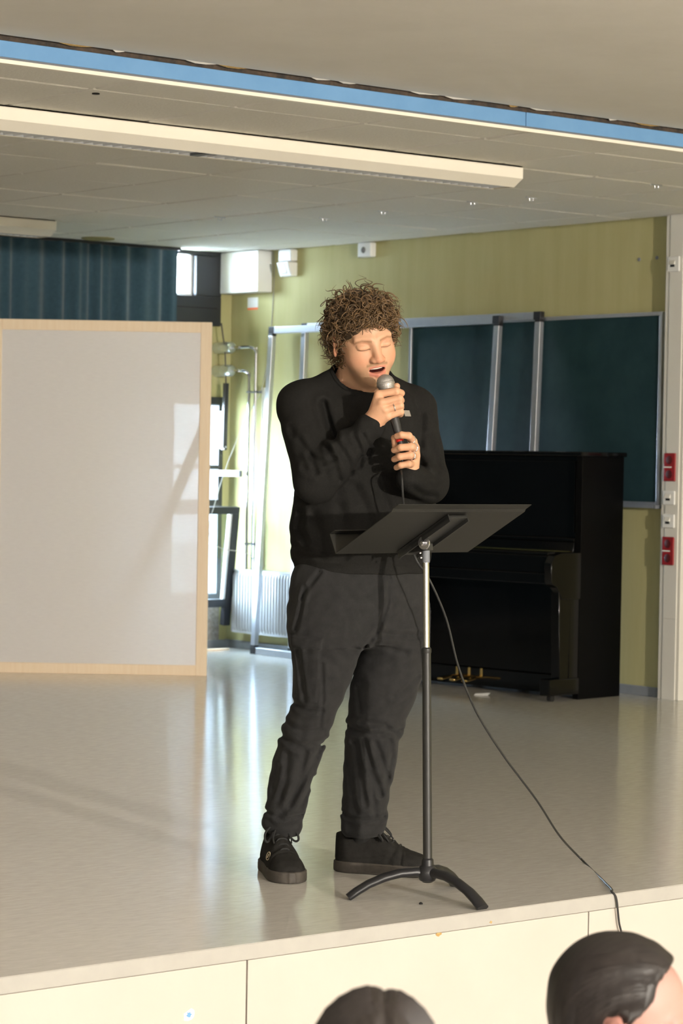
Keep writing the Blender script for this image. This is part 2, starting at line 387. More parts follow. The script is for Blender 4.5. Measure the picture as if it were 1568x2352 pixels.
struct('joint_backing', MB().box((XL, 5.6, ZH+.02), (XW, 5.7, ZH+.04)), M['black_gap'], ch, smooth=0)
rr = random.Random(3)
for k in range(26):     # ragged plaster crumbs left along the top of the beam
    x = 3.9+k*.17+rr.uniform(-.05, .05); w = rr.uniform(.02, .07)
    pts = [(x-w, YBEAM-.013, ZH-.001), (x-w*.3, YBEAM-.004, ZH-.003-rr.random()*.003), (x+w*.4, YBEAM-.006, ZH-.002-rr.random()*.003), (x+w, YBEAM-.013, ZH-.001)]
    if k % 3: struct('plaster_crumb', MB().prism(pts, (0, 0, .006)), M['plaster'] if k % 4 else M['chip'], ch, smooth=0)
# blue beam in sections with the shadow gap and the white trim under it
bm_ = struct('trim_1', MB().box((XL, YBEAM+.012, 2.522), (XW, YBEAM+.035, ZH+.05)), M['steelgrey'], smooth=0)
struct('gap_backing', MB().box((XL, YBEAM+.0095, 2.57), (XW, YBEAM+.0118, ZH+.05)), M['black_gap'], bm_, smooth=0)
xj = on_y(1208, 270, YBEAM)[0]
for a, b in ((XL, xj-3.0), (xj-2.996, xj-.002), (xj+.002, XW)):
    struct('beam_section', MB().box((a, YBEAM, 2.530), (b, YBEAM+.010, 2.584)), M['blue'], bm_, smooth=0, bevel=.002)
struct('shadow_strip', MB().box((XL, YBEAM+.004, 2.5236), (XW, YBEAM+.0115, 2.530)), M['steelgrey'], bm_, smooth=0)
struct('white_trim', MB().box((XL, YBEAM+.004, 2.510), (XW, YBEAM+.034, 2.5235)), M['whitepaint'], bm_, smooth=0, bevel=.001)

# ------------------------------------------------------------------ ceiling lights
def fixture(label, x0, x1, yf, w=.24, joint=None):
    t = thing('ceiling_light', label, 'ceiling light', ((x0+x1)/2, yf+w/2, ZC), 0, 'surface mounted fluorescent lights')
    za, zb = ZC-.054, ZC-.088; ins = .055
    mb = MB()   # housing: open trough, front and rear cheeks, chamfers
    T = .004
    for s, yo in ((1, yf), (-1, yf+w)):
        mb.box((x0, min(yo, yo+s*T), za), (x1, max(yo, yo+s*T), ZC-.002))
        lo = [(x0, yo, za), (x1, yo, za), (x1, yo+s*ins, zb), (x0, yo+s*ins, zb)]
        mb.hexa(lo, [(p[0], p[1]+s*.003, p[2]+.004) for p in lo])
    mb.box((x0, yf, ZC-.006), (x1, yf+w, ZC-.002))
    obj('housing', mb, M['whitepaint'], t, smooth=0)
    for xe, s in ((x0, -1), (x1, 1)):
        poly = [(xe, yf, ZC-.002), (xe, yf+w, ZC-.002), (xe, yf+w, za), (xe, yf+w-ins, zb), (xe, yf+ins, zb), (xe, yf, za)]
        obj('end_cap', MB().prism(poly, (s*.006, 0, 0)), M['whitepaint'], t, smooth=0, bevel=.002)
    ya, yb = yf+ins+.002, yf+w-ins-.002
    jx = joint if joint else (x0+x1)/2
    obj('reflector', MB().box((x0+.01, ya, ZC-.020), (x1-.01, yb, ZC-.016)), M['louvre'], t, smooth=0)
    n = int((x1-x0)/.045); vs, mb = None, MB()
    for s, yo in ((1, ya), (-1, yb)):
        lo = [(x0+.01, yo, zb+.002), (x1-.01, yo, zb+.002), (x1-.01, yo-s*.0, zb+.03), (x0+.01, yo-s*.0, zb+.03)]
        mb.hexa(lo, [(p[0], p[1]+s*.002, p[2]) for p in lo])
    obj('louvre_side', mb, M['louvre'], t, smooth=0)
    base = None
    for k in range(n):
        x = x0+.03+k*(x1-x0-.06)/(n-1)
        if abs(x-jx) < .06: continue
        if base is None:
            b = MB(); w_ = (yb-ya)/2
            b.hexa([(-.001, -w_, 0), (.001, -w_, 0), (.001, w_, 0), (-.001, w_, 0)], [(-.009, -w_, .028), (.009, -w_, .028), (.009, w_, .028), (-.009, w_, .028)])
            me = bpy.data.meshes.new('louvre_blade'); me.from_pydata(b.v, [], b.f); me.materials.append(M['louvre']); base = me
        o = bpy.data.objects.new('louvre_blade', base); col.objects.link(o); o.parent = t
        o.location = (x-(x0+x1)/2, (ya+yb)/2-yf-w/2, zb+.002-ZC)
    obj('joint_bar', MB().box((jx-.02, ya, zb+.001), (jx+.02, yb, zb+.03)), M['steelgrey'], t, smooth=0)
    for yy in ((ya*2+yb)/3, (ya+2*yb)/3):
        obj('tube', MB().tube([(x0+.04, yy, ZC-.036), (x1-.04, yy, ZC-.036)], .008, 12), M['white'], t)
fixture('long white strip light with bright louvre under the tiled ceiling, nearest the blue beam', 4.27, 7.505, 8.03, joint=5.87)
fixture('white strip light with louvre hung in front of the teal curtain', 4.3, 7.50, 11.80, joint=5.9)
# metal clips in the tile joints
for k, (px, py) in enumerate([(505, 498), (745, 500), (880, 484), (1085, 463), (1220, 453), (1507, 424)]):
    p = on_z(px, py, ZC); mb = MB().box((p[0]-.035, p[1]-.004, ZC-.006), (p[0]+.035, p[1]+.004, ZC+.001)).tube([(p[0]-.012, p[1], ZC-.004), (p[0]-.012, p[1], ZC-.018), (p[0]+.012, p[1], ZC-.018), (p[0]+.012, p[1], ZC-.004)], .0025, 6)
    one('ceiling_hook', mb, M['alu'], 'small bent metal hook on the tiled ceiling, %s from the curtain' % ('first', 'second', 'third', 'fourth', 'fifth', 'sixth')[k], 'hook', (p[0], p[1], ZC), 'hooks along the ceiling grid')
p = on_z(225, 547, ZC); one('ceiling_vent', MB().lathe((p[0], p[1], ZC+.002), (0, 0, -1), [(0, .10), (.008, .10), (.012, .085), (.010, .05), (.006, .01)], 28), mat('aged_vent', (.35, .31, .14), .7), 'round yellowed vent ring in the ceiling before the curtain', 'vent', (p[0], p[1], ZC))
p = on_z(220, 215, ZC); struct('tile_hole', MB().lathe((p[0], p[1], ZC+.004), (0, 0, -1), [(0, .014), (.0065, .014)], 14), M['darkgap'], clg)

# ------------------------------------------------------------------ curtain
cx0, cx1, cy = 2.3, 9.005, YB-.15
def pleat(x): return .020*math.sin(x*34+1.7*math.sin(x*5.3))+.014*math.sin(x*61+2*math.sin(x*9))+.010*math.sin(x*15)
nx, nz = 640, 14; vs = []; fs = []
for side in (0, 1):
    for i in range(nx+1):
        x = cx0+(cx1-cx0)*i/nx
        for j in range(nz+1):
            z = .06+(2.500-.06)*j/nz; q = j/nz
            drift = .03*math.sin(x*7+2*q)*(1-q)
            xx = x-(.022*(1-q) if i > nx*.97 else 0)*(i/nx-.97)/.03
            vs.append((xx+drift*.25, cy+pleat(x+drift*.35)*(1-.25*q)+side*.004, z))
o1 = (nx+1)*(nz+1)
for i in range(nx):
    for j in range(nz):
        a = i*(nz+1)+j; b = a+nz+1
        fs += [(a, b, b+1, a+1), (o1+a+1, o1+b+1, o1+b, o1+a)]
for i in range(nx): a = i*(nz+1); b = a+nz+1; fs += [(a, o1+a, o1+b, b), (a+nz, b+nz, o1+b+nz, o1+a+nz)]
for j in range(nz): a = j; b = nx*(nz+1)+j; fs += [(a, a+1, o1+a+1, o1+a), (b, o1+b, o1+b+1, b+1)]
ct = thing('curtain', 'teal blue pleated stage curtain hanging behind the white screen', 'curtain', (5.6, cy, .06))
obj('drape', MB().add(vs, fs), M['curtain'], ct, smooth=60)
obj('curtain_rail', MB().box((cx0, cy-.012, 2.498), (9.02, cy+.016, ZC-.001)), M['winframe'], ct, smooth=0)

# ------------------------------------------------------------------ white fabric screen
pb, pa = on_z(474, 1553, 0), on_z(0, 1546, 0)
ax = unit(V(CR[0], CR[1], 0)); nrm = V(CF[0], CF[1], 0); nrm = unit(nrm)     # across, away from camera
SW, SH, B = 1.225, 1.965, .062
scr = thing('fabric_screen', 'large white linen screen stretched on a pale wooden frame', 'screen', tuple(pb*[1, 1, 0]-ax*SW/2+nrm*.02), math.atan2(ax[1], ax[0]))
P0 = pb*[1, 1, 0]
def sbar(u0, u1, z0, z1, d0=0, d1=.032): 
    c = P0-ax*((u0+u1)/2)+nrm*((d0+d1)/2)+V(0, 0, (z0+z1)/2)
    return MB().obox(c, ax, nrm, (0, 0, 1), (abs(u1-u0)/2, abs(d1-d0)/2, (z1-z0)/2))
obj('frame_bar', sbar(0, B, 0, SH), M['wood'], scr, smooth=0, bevel=.003); obj('frame_bar', sbar(SW-B, SW, 0, SH), M['wood'], scr, smooth=0, bevel=.003)
obj('frame_bar', sbar(B, SW-B, SH-B*.95, SH), M['wood'], scr, smooth=0, bevel=.003); obj('frame_bar', sbar(B, SW-B, 0, B*.95), M['wood'], scr, smooth=0, bevel=.003)
fq = [P0-ax*u+nrm*.005+V(0, 0, z) for u, z in ((B-.004, B*.95-.004), (SW-B+.004, B*.95-.004), (SW-B+.004, SH-B*.95+.004), (B-.004, SH-B*.95+.004))]
obj('fabric', MB().add(fq, [(0, 1, 2, 3)]), M['linen'], scr, smooth=0)
# rear strut that keeps it upright, and its foot
s0 = P0-ax*.03+nrm*.045+V(0, 0, 1.40); s1 = P0-ax*.62+nrm*.72+V(0, 0, .03)
sd = unit(s1-s0); e = unit(np.cross(sd, ax))
obj('strut', MB().obox((s0+s1)/2, sd, unit(np.cross(e, sd)), e, (np.linalg.norm(s1-s0)/2, .03, .012)), M['wood'], scr, smooth=0)
obj('foot_bar', MB().obox(P0-ax*.62+nrm*.39+V(0, 0, .015), nrm, ax, (0, 0, 1), (.36, .03, .015)), M['wood'], scr, smooth=0)

# ------------------------------------------------------------------ things in the corner
zb = 2.257; x0 = XW-.115
t = thing('wall_box', 'white service box fixed high in the corner under the ceiling', 'box', (XW-.06, 12.68, zb))
obj('casing', MB().box((x0, 12.475, zb), (XW, YB-.03, ZC-.002)), M['white'], t, smooth=0, bevel=.004)
obj('lid_joint', MB().box((x0-.0012, 12.752, zb+.01), (x0+.001, 12.755, ZC-.01)), M['offwhite'], t, smooth=0)
t = thing('motion_sensor', 'white two-part motion sensor on the yellow wall beside the box', 'sensor', (XW, 12.283, 2.345))
obj('upper_body', MB().box((XW-.055, 12.215, 2.437), (XW, 12.350, ZC-.003)), M['white'], t, smooth=0, bevel=.012, seg=3)
lw = obj('lower_body', MB().hexa([(XW-.045, 12.222, 2.345), (XW, 12.215, 2.345), (XW, 12.350, 2.345), (XW-.045, 12.343, 2.345)], [(XW-.075, 12.222, 2.434), (XW, 12.215, 2.434), (XW, 12.350, 2.434), (XW-.075, 12.343, 2.434)]), M['white'], t, smooth=0, bevel=.010, seg=3)
obj('lens', MB().hexa([(XW-.056, 12.262, 2.362), (XW-.04, 12.262, 2.362), (XW-.04, 12.318, 2.362), (XW-.056, 12.318, 2.362)], [(XW-.076, 12.262, 2.424), (XW-.05, 12.262, 2.424), (XW-.05, 12.318, 2.424), (XW-.076, 12.318, 2.424)]), M['alu'], lw, smooth=0, bevel=.004)
p0, p1 = on_x(831, 558, XW), on_x(867, 590, XW)
t = thing('alarm_sounder', 'small square white alarm with round eye under the ceiling', 'alarm', (XW, (p0[1]+p1[1])/2, p1[2]))
obj('casing', MB().box((XW-.045, p1[1]+.012, p1[2]), (XW, p0[1]-.012, p1[2]+.088)), M['white'], t, smooth=0, bevel=.008)
obj('eye', MB().lathe((XW-.044, (p0[1]+p1[1])/2+.005, p1[2]+.042), (-1, 0, 0), [(0, .020), (.004, .018), (.010, .012), (.013, .002)], 18), M['steelgrey'], t)
p0, p1 = on_x(569, 684, XW), on_x(592, 711, XW)
t = thing('notice_label', 'small white notice with orange strip stuck to the corner wall', 'label', (XW, (p0[1]+p1[1])/2, p1[2]))
obj('sheet', MB().box((XW-.0015, p1[1], p1[2]+.014), (XW-.0002, p0[1], p0[2])), M['white'], t, smooth=0)
obj('orange_strip', MB().box((XW-.0017, p1[1], p1[2]), (XW-.0002, p0[1], p1[2]+.0135)), M['orange'], t, smooth=0)
for px, py in ((1468, 596), (1509, 592)):
    p = on_x(px, py, XW); one('wall_screw', MB().lathe((XW+.001, p[1], p[2]), (-1, 0, 0), [(0, .010), (.006, .010), (.009, .004)], 10), M['steelgrey'], 'dark screw in the yellow wall above the chalkboard, %s the white duct' % ('further from' if px < 1500 else 'closer to'), 'screw', (XW, p[1], p[2]), 'two screws above the chalkboard')
# heating pipes
def heating(label, z, yv, xv, zend, ybend):
    t = thing('heating_pipe', label, 'pipe', (xv, yv, zend), 0, 'heating pipes in the corner')
    xi = XW-.115
    obj('lagging', MB().lathe((xi, YB-.001, z), (0, -1, 0), [(0, .036), (.07, .036), (.071, .033), (.075, .033), (.076, .037), (.155, .037), (.170, .030), (.174, .010)], 24), M['foil'], t)
    pts = [(xi, YB-.17, z), (xi, YB-.24, z), (xi+.01, ybend+.03, z), (xv-.02, yv+.008, z-.004), (xv, yv, z-.04), (xv, yv, z-.12), (xv, yv, zend)]
    obj('pipe_run', MB().tube(spline(pts, 6), .010, 10), M['chrome'], t)
    for zc in (1.632, .672):
        obj('clamp', MB().torus((xv, yv, zc), (0, 0, 1), .013, .006, 16, 6).box((xv+.008, yv-.008, zc-.006), (XW-.0005, yv+.008, zc+.006)), M['steelgrey'], t)
heating('silver heating pipe with upper foil lagging running down the corner', 1.912, 12.565, XW-.05, .512, 12.62)
heating('silver heating pipe with lower foil lagging running down the corner', 1.766, 12.632, XW-.05, .512, 12.68)
p0, p1 = on_x(604, 880, XW-.01), on_x(600, 1300, XW-.01)
one('cable_conduit', MB().box((XW-.016, 12.515, .53), (XW, 12.545, 1.66)), M['offwhite'], 'cream cable conduit running down the wall behind the radiator', 'conduit', (XW-.008, 12.53, .53), smooth=0, bevel=.003)
# radiator
ry0, ry1, rz0, rz1, rx = 11.95, 12.735, .108, .505, XW-.095
t = thing('radiator', 'white ribbed panel radiator behind the aluminium frames', 'radiator', (XW-.06, (ry0+ry1)/2, rz0))
n = 26; prof = []
for k in range(n):
    y = ry0+.012+(ry1-ry0-.024)*k/n; w = (ry1-ry0-.024)/n
    prof += [(rx+.012, y), (rx+.012, y+w*.18), (rx, y+w*.36), (rx, y+w*.64), (rx+.012, y+w*.82)]
prof.append((rx+.012, ry1-.012))
mb = MB()
m_ = len(prof); vs = []
for z, k in ((rz0+.012, 1), (rz0+.040, 0), (rz1-.04, 0), (rz1-.012, 1)):
    for (x, y) in prof: vs.append((rx+.012 if k else x, y, z))
mb.add(vs, [(r*m_+i, (r+1)*m_+i, (r+1)*m_+i+1, r*m_+i+1) for r in range(3) for i in range(m_-1)])
mb.box((rx+.0125, ry0+.005, rz0), (rx+.022, ry1-.005, rz1))
obj('front_panel', mb, M['radwhite'], t, smooth=30)
obj('back_panel', MB().box((XW-.035, ry0, rz0), (XW-.025, ry1, rz1)), M['radwhite'], t, smooth=0)
obj('top_grille', MB().box((rx+.005, ry0, rz1-.006), (XW-.025, ry1, rz1+.004)), M['radwhite'], t, smooth=0, bevel=.002)
obj('side_cheek', MB().box((rx+.01, ry1-.004, rz0+.005), (XW-.025, ry1+.002, rz1)), M['radwhite'], t, smooth=0)
obj('bracket', MB().box((XW-.025, 12.1, .2), (XW, 12.14, .45)).box((XW-.025, 12.55, .2), (XW, 12.59, .45)), M['radwhite'], t, smooth=0)
vv = obj('valve', MB().tube([(XW-.06, ry1-.002, .46), (XW-.06, ry1+.03, .46)], .014, 12).tube([(XW-.06, ry1+.03, .49), (XW-.06, ry1+.03, .30)], .009, 10), M['radwhite'], t)
obj('valve_head', MB().lathe((XW-.06, ry1+.012, .487), (-.5, .6, 0), [(0, .018), (.01, .023), (.05, .022), (.06, .016)], 18), M['radwhite'], vv)
obj('drain_plug', MB().tube([(XW-.06, ry1-.002, .14), (XW-.06, ry1+.018, .14)], .010, 12), M['chrome'], t)
# thin loose cable
pts = [on_x(628, 578, XW-.004), on_x(629, 640, XW-.004), on_x(624, 740, XW-.004), on_x(616, 820, XW-.008), on_x(598, 900, XW-.012), on_y(565, 960, 12.66), on_y(538, 1025, 12.66), on_y(515, 1085, 12.65), on_y(495, 1150, 12.62), on_y(480, 1210, 12.60), on_y(487, 1243, 12.58), on_y(510, 1260, 12.55), on_y(545, 1266, 12.52), on_y(572, 1274, 12.49), on_y(590, 1296, 12.46), on_x(596, 1312, XW-.07)]
o = one('loose_cable', MB().tube(spline(pts, 6), .0024, 6), M['nosing'], 'thin grey cable looping loosely down the corner wall', 'cable', tuple(pts[0]))
# window opener rod
pts = [on_y(508, 742, 12.79), on_y(512, 772, 12.79), on_y(516, 800, 12.78), on_y(518, 850, 12.77), on_y(519, 890, 12.77)]
t = thing('window_opener', 'black window opener rod with thick lower slide beside the pipes', 'window opener', tuple(pts[-1]))
obj('rod', MB().tube(spline(pts, 6), .0045, 8), M['blackplastic'], t)
c0, c1 = on_y(519, 880, 12.77), on_y(514, 1034, 12.77)
obj('slide', MB().obox((c0+c1)/2, (1, 0, 0), (0, 1, 0), c1-c0, (.016, .012, np.linalg.norm(c1-c0)/2)), M['blackplastic'], t, smooth=0, bevel=.003)
c0, c1 = on_y(509, 945, 12.79), on_y(508, 1030, 12.79)
obj('side_rail', MB().obox((c0+c1)/2, (1, 0, 0), (0, 1, 0), c1-c0, (.008, .008, np.linalg.norm(c1-c0)/2)), M['alu'], t, smooth=0)
c = on_y(517, 1031, 12.75); obj('bolt', MB().lathe((c[0]-.006, 12.757, c[2]), (0, -1, 0), [(0, .006), (.004, .005)], 8).lathe((c[0]+.008, 12.757, c[2]+.012), (0, -1, 0), [(0, .006), (.004, .005)], 8), M['alu'], t)
# aluminium stay bar
c1 = on_y(552, 1088, 12.60); t = thing('window_stay', 'horizontal aluminium stay bar reaching from the tilted window', 'bar', (c1[0], 12.6, c1[2]))
c0 = V(c1[0], YB-.03, c1[2]); dd = c1-c0
obj('bar', MB().box((c1[0]-.010, 12.615, c1[2]-.018), (c1[0]+.010, YB-.032, c1[2]+.018)), M['alu'], t, smooth=0, bevel=.002)
obj('end_hook', MB().box((c1[0]-.012, 12.595, c1[2]-.02), (c1[0]+.012, 12.615, c1[2]+.02)), M['steelgrey'], t, smooth=0, bevel=.003)
# slat on the floor
a, b = on_z(470, 1496, 0), on_z(522, 1493, 0)
one('floor_slat', MB().obox((a+b)/2+V(-.05, 0, .006), (1, .02, 0), (0, 1, 0), (0, 0, 1), (.14, .022, .006)), M['wood'], 'short pale wooden slat lying on the floor near the corner', 'slat', tuple((a+b)/2), smooth=0)

# ------------------------------------------------------------------ aluminium frames leaning on the wall
def lean_frame(label, ya, yb, xt, xb, H, r=.021):
    t = thing('aluminium_frame', label, 'frame', (xb, (ya+yb)/2, 0), 0, 'aluminium frames leaning on the right wall')
    up = unit(V(xt-xb, 0, H)); nn = unit(np.cross(V(0, 1, 0), up)); Lh = math.hypot(xt-xb, H)
    def bar(y0, y1, s0, s1, name, m, hw=None):
        c = V(xb, 0, 0)+nn*r*0+V(0, (y0+y1)/2, 0)+up*((s0+s1)/2)
        obj(name, MB().obox(c, (0, 1, 0), up, nn, (abs(y1-y0)/2, abs(s1-s0)/2, (hw or r*.72))), m, t, smooth=0, bevel=.002)
    c_ = .055
    bar(ya, ya+2*r, c_, Lh-c_, 'upright', M['alu']); bar(yb-2*r, yb, c_, Lh-c_, 'upright', M['alu'])
    bar(ya+c_, yb-c_, Lh-2*r, Lh, 'top_bar', M['alu']); bar(ya+c_, yb-c_, 0.002, 2*r, 'bottom_bar', M['alu'])
    for y0, y1 in ((ya, ya+c_), (yb-c_, yb)):
        bar(y0-.001, y1+.001, Lh-2*r-.001, Lh+.002, 'corner_cap', M['blackplastic'], r*.75); bar(y0-.001, y1+.001, 0.0, 2*r+.001, 'corner_cap', M['blackplastic'], r*.75)
    for y0 in (ya, yb-2*r):
        bar(y0-.001, y0+2*r+.001, Lh-c_, Lh-2*r-.001, 'corner_cap', M['blackplastic'], r*.75); bar(y0-.001, y0+2*r+.001, 2*r+.001, c_, 'corner_cap', M['blackplastic'], r*.75)
lean_frame('leaning aluminium frame in front, its foot bar on the floor before the radiator', 10.25, 12.36, XW-.095, XW-.20, 2.03)
lean_frame('leaning aluminium frame nearest the wall, reaching further across the chalkboard', 9.955, 12.075, XW-.061, XW-.126, 2.045)

# ------------------------------------------------------------------ chalkboard
bx = XW-.041
t = thing('chalkboard', 'dark green chalkboard with aluminium edge on the yellow wall', 'chalkboard', (XW-.02, 10.085, 1.003))
ya, yb, za, zb = 9.075, 11.10, 1.003, 2.018
obj('board', MB().box((bx+.012, ya+.018, za+.018), (bx+.035, yb-.018, zb-.018)), M['board'], t, smooth=0)
obj('mount', MB().box((bx+.035, ya+.2, za+.2), (XW, yb-.2, zb-.2)), M['steelgrey'], t, smooth=0)
for a, b, c, d in ((ya, yb, zb-.02, zb), (ya, yb, za, za+.02), (ya, ya+.02, za+.02, zb-.02), (yb-.02, yb, za+.02, zb-.02)):
    obj('edge_rail', MB().box((bx, a, c), (bx+.04, b, d)), M['alu'], t, smooth=0, bevel=.002)
obj('chalk_tray', MB().box((bx-.028, ya+.01, za-.012), (bx+.038, yb-.05, za-.006)).box((bx-.030, ya+.01, za-.012), (bx-.027, yb-.05, za+.006)), M['alu'], t, smooth=0, bevel=.001)
obj('tray_cap', MB().box((bx-.031, ya-.010, za-.014), (bx+.03, ya+.01, za+.006)), M['steelgrey'], t, smooth=0, bevel=.002)

# ------------------------------------------------------------------ cable duct with sockets
xd = XW-.06; dy0, dy1 = 8.895, 9.042
t = thing('cable_duct', 'white vertical cable duct from stage floor to ceiling', 'cable duct', (XW-.03, (dy0+dy1)/2, 0))
obj('channel', MB().box((xd+.006, dy0, 0), (XW, dy1, ZC-.001)), M['offwhite'], t, smooth=0, bevel=.003)
obj('cover', MB().box((xd, dy0+.022, 0), (xd+.0065, dy1-.034, .42)).box((xd, dy0+.022, .421), (xd+.0065, dy1-.034, ZC-.001)), M['offwhite'], t, smooth=0, bevel=.0015)
def plate(name, label, z0, z1, m, grp, cat):
    t = thing(name, label, cat, (xd, 8.976, z0), 0, grp)
    pl = obj('plate', MB().box((xd-.010, 8.935, z0), (xd-.0002, 9.017, z1)), m, t, smooth=0, bevel=.005, seg=3)
    return t, pl
for z0, z1, lb in ((1.134, 1.280, 'upper red double socket on the white duct beside the chalkboard'), (.699, .846, 'lower red double socket on the white duct beside the piano')):
    t, pl = plate('double_socket', lb, z0, z1, M['red'], 'red sockets on the duct', 'socket')
    zc = (z0+z1)/2
    obj('label_strip', MB().box((xd-.0108, 8.958, zc-.0035), (xd-.0095, 9.016, zc+.0035)), M['white'], t, smooth=0)
    for q in (zc-.037, zc+.037):
        obj('socket_well', MB().lathe((xd-.0106, 8.976, q), (1, 0, 0), [(0, .0215), (.0004, .0225), (.0009, .0225)], 24), mat('dark_red_well', (.09, .006, .008), .5), t)
for z0, z1, lb in ((1.012, 1.085, 'white data outlet on the duct under the upper red socket'), (.892, .964, 'white data outlet on the duct above the lower red socket'), (2.218, 2.298, 'white data outlet near the top of the cable duct')):
    t, pl = plate('data_outlet', lb, z0, z1, M['white'], 'data outlets on the duct', 'outlet')
    zc = (z0+z1)/2
    obj('hood', MB().hexa([(xd-.020, 8.962, zc-.002), (xd-.009, 8.962, zc-.002), (xd-.009, 9.0, zc-.002), (xd-.020, 9.0, zc-.002)], [(xd-.0105, 8.962, zc+.02), (xd-.009, 8.962, zc+.02), (xd-.009, 9.0, zc+.02), (xd-.0105, 9.0, zc+.02)]), M['offwhite'], t, smooth=0)
    obj('jack', MB().box((xd-.0108, 8.966, zc-.015), (xd-.0095, 8.996, zc-.003)), M['darkgap'], t, smooth=0)

# ------------------------------------------------------------------ upright piano
th = math.radians(6.5); ps = V(math.cos(th), math.sin(th), 0); pl_ = V(-math.sin(th), math.cos(th), 0)
PBk = V(9.40, 9.235, 0); PW = 1.50
pn = thing('upright_piano', 'glossy black upright piano with three brass pedals', 'piano', tuple(PBk-ps*.3+pl_*PW/2), th)
def pbox(name, d0, d1, l0, l1, z0, z1, m=None, bev=.003, parent=None):   # d: from wall to front, l: from near end to far end
    c = PBk-ps*((d0+d1)/2)+pl_*((l0+l1)/2)+V(0, 0, (z0+z1)/2)
    return obj(name, MB().obox(c, ps, pl_, (0, 0, 1), (abs(d1-d0)/2, abs(l1-l0)/2, (z1-z0)/2)), m or M['piano'], parent or pn, smooth=0, bevel=bev)
def pprism(name, prof, l0, l1, bev=.003):
    poly = [PBk-ps*d+pl_*l0+V(0, 0, z) for d, z in prof]
    return obj(name, MB().prism(poly, pl_*(l1-l0)), M['piano'], pn, smooth=35, bevel=bev)
for a in (0, PW-.04):
    pbox('side_panel', 0, .345, a, a+.04, .0, 1.255, M['pianoside'])
    # arm with a curved underside, leg and toe block
    arm = [(.345, .76), (.50, .76), (.56, .745), (.585, .71), (.585, .62), (.575, .60), (.54, .585), (.515, .56), (.50, .52), (.345, .52)]
    pprism('arm', arm, a-(.004 if a == 0 else 0), a+.044 if a == 0 else a+.04, .004)
    l0 = a+.0; l1 = a+.055 if a == 0 else a-.015+.055
    pprism('leg', [(.43, .10), (.50, .10), (.515, .56), (.42, .56)], min(l0, l1), max(l0, l1))
    pbox('toe_block', .345, .585, a-.006 if a == 0 else a-.015, a+.062 if a == 0 else a+.046, .03, .115, bev=.006)
    pbox('leg_rail', .345, .42, a+.005, a+.035, .10, .55)
    cst = PBk-ps*.54+pl_*(a+.022)
    obj('caster', MB().tube([cst-pl_*.012+V(0, 0, .018), cst+pl_*.012+V(0, 0, .018)], .018, 14), M['blackplastic'], pn)
pbox('lid', -.004, .375, -.018, PW+.018, 1.255, 1.279, bev=.006)
pbox('back', 0, .04, .04, PW-.04, .02, 1.255)
up_ = pbox('upper_panel', .285, .305, .04, PW-.04, .83, 1.255)
pbox('panel_moulding', .305, .312, .075, .083, .86, 1.225, bev=.002, parent=pn); pbox('panel_moulding', .305, .312, PW-.083, PW-.075, .86, 1.225, bev=.002, parent=pn)
pbox('panel_moulding', .305, .312, .075, PW-.075, 1.225, 1.233, bev=.002, parent=pn)
pbox('music_shelf', .285, .355, .04, PW-.04, .812, .832, bev=.005)
pbox('fallboard', .345, .555, .045, PW-.045, .742, .762, bev=.006)
pprism('fallboard_back', [(.285, .742), (.36, .742), (.345, .812), (.285, .812)], .045, PW-.045)
pbox('hinge', .352, .362, .06, PW-.06, .7605, .7645, M['brass'], 0)
pbox('key_slip', .545, .565, .044, PW-.044, .655, .745, bev=.004)
pbox('key_bed', .1, .575, .044, PW-.044, .60, .655, bev=.004)
pbox('lock_rail', .565, .570, .30, PW-.25, .690, .6935, bev=0)
pbox('lower_panel', .285, .305, .04, PW-.04, .115, .60)
pbox('bottom_rail', .275, .325, .04, PW-.04, .018, .113)
for k, px in enumerate((1043, 1068, 1093)):
    lpos = None
    c = on_x(px, 1583, 8.96)
    l = (c-PBk)@pl_
    base = PBk-ps*.32+pl_*l
    pts = [base+V(0, 0, .062), base-ps*.05+V(0, 0, .064), base-ps*.10+V(0, 0, .058), base-ps*.145+V(0, 0, .052)]
    w = [.010, .010, .016, .019]
    mb = MB(); vs = []
    for q, ww in zip(pts, w): vs += [q-pl_*ww-V(0, 0, .006), q+pl_*ww-V(0, 0, .006), q+pl_*ww+V(0, 0, .006), q-pl_*ww+V(0, 0, .006)]
    mb.add(vs, [(i*4+a, i*4+(a+1) % 4, i*4+4+(a+1) % 4, i*4+4+a) for i in range(3) for a in range(4)]+[(3, 2, 1, 0), (12, 13, 14, 15)])
    obj('pedal', mb, M['brass'], pn, smooth=40, bevel=.003)
    pb_ = base-ps*.006+V(0, 0, .09)
    obj('pedal_guide', MB().obox(pb_, ps, pl_, (0, 0, 1), (.003, .009, .024)), M['brass'], pn, smooth=0, bevel=.003)
a = on_z(1110, 1597, 0); one('paper_scrap', MB().prism([a+V(-.05, .02, .001), a+V(.0, -.03, .001), a+V(.03, -.02, .012), a+V(-.03, .03, .008)], (0, 0, .001)), M['white'], 'scrap of white paper on the floor under the piano pedals', 'paper', tuple(a), smooth=0)
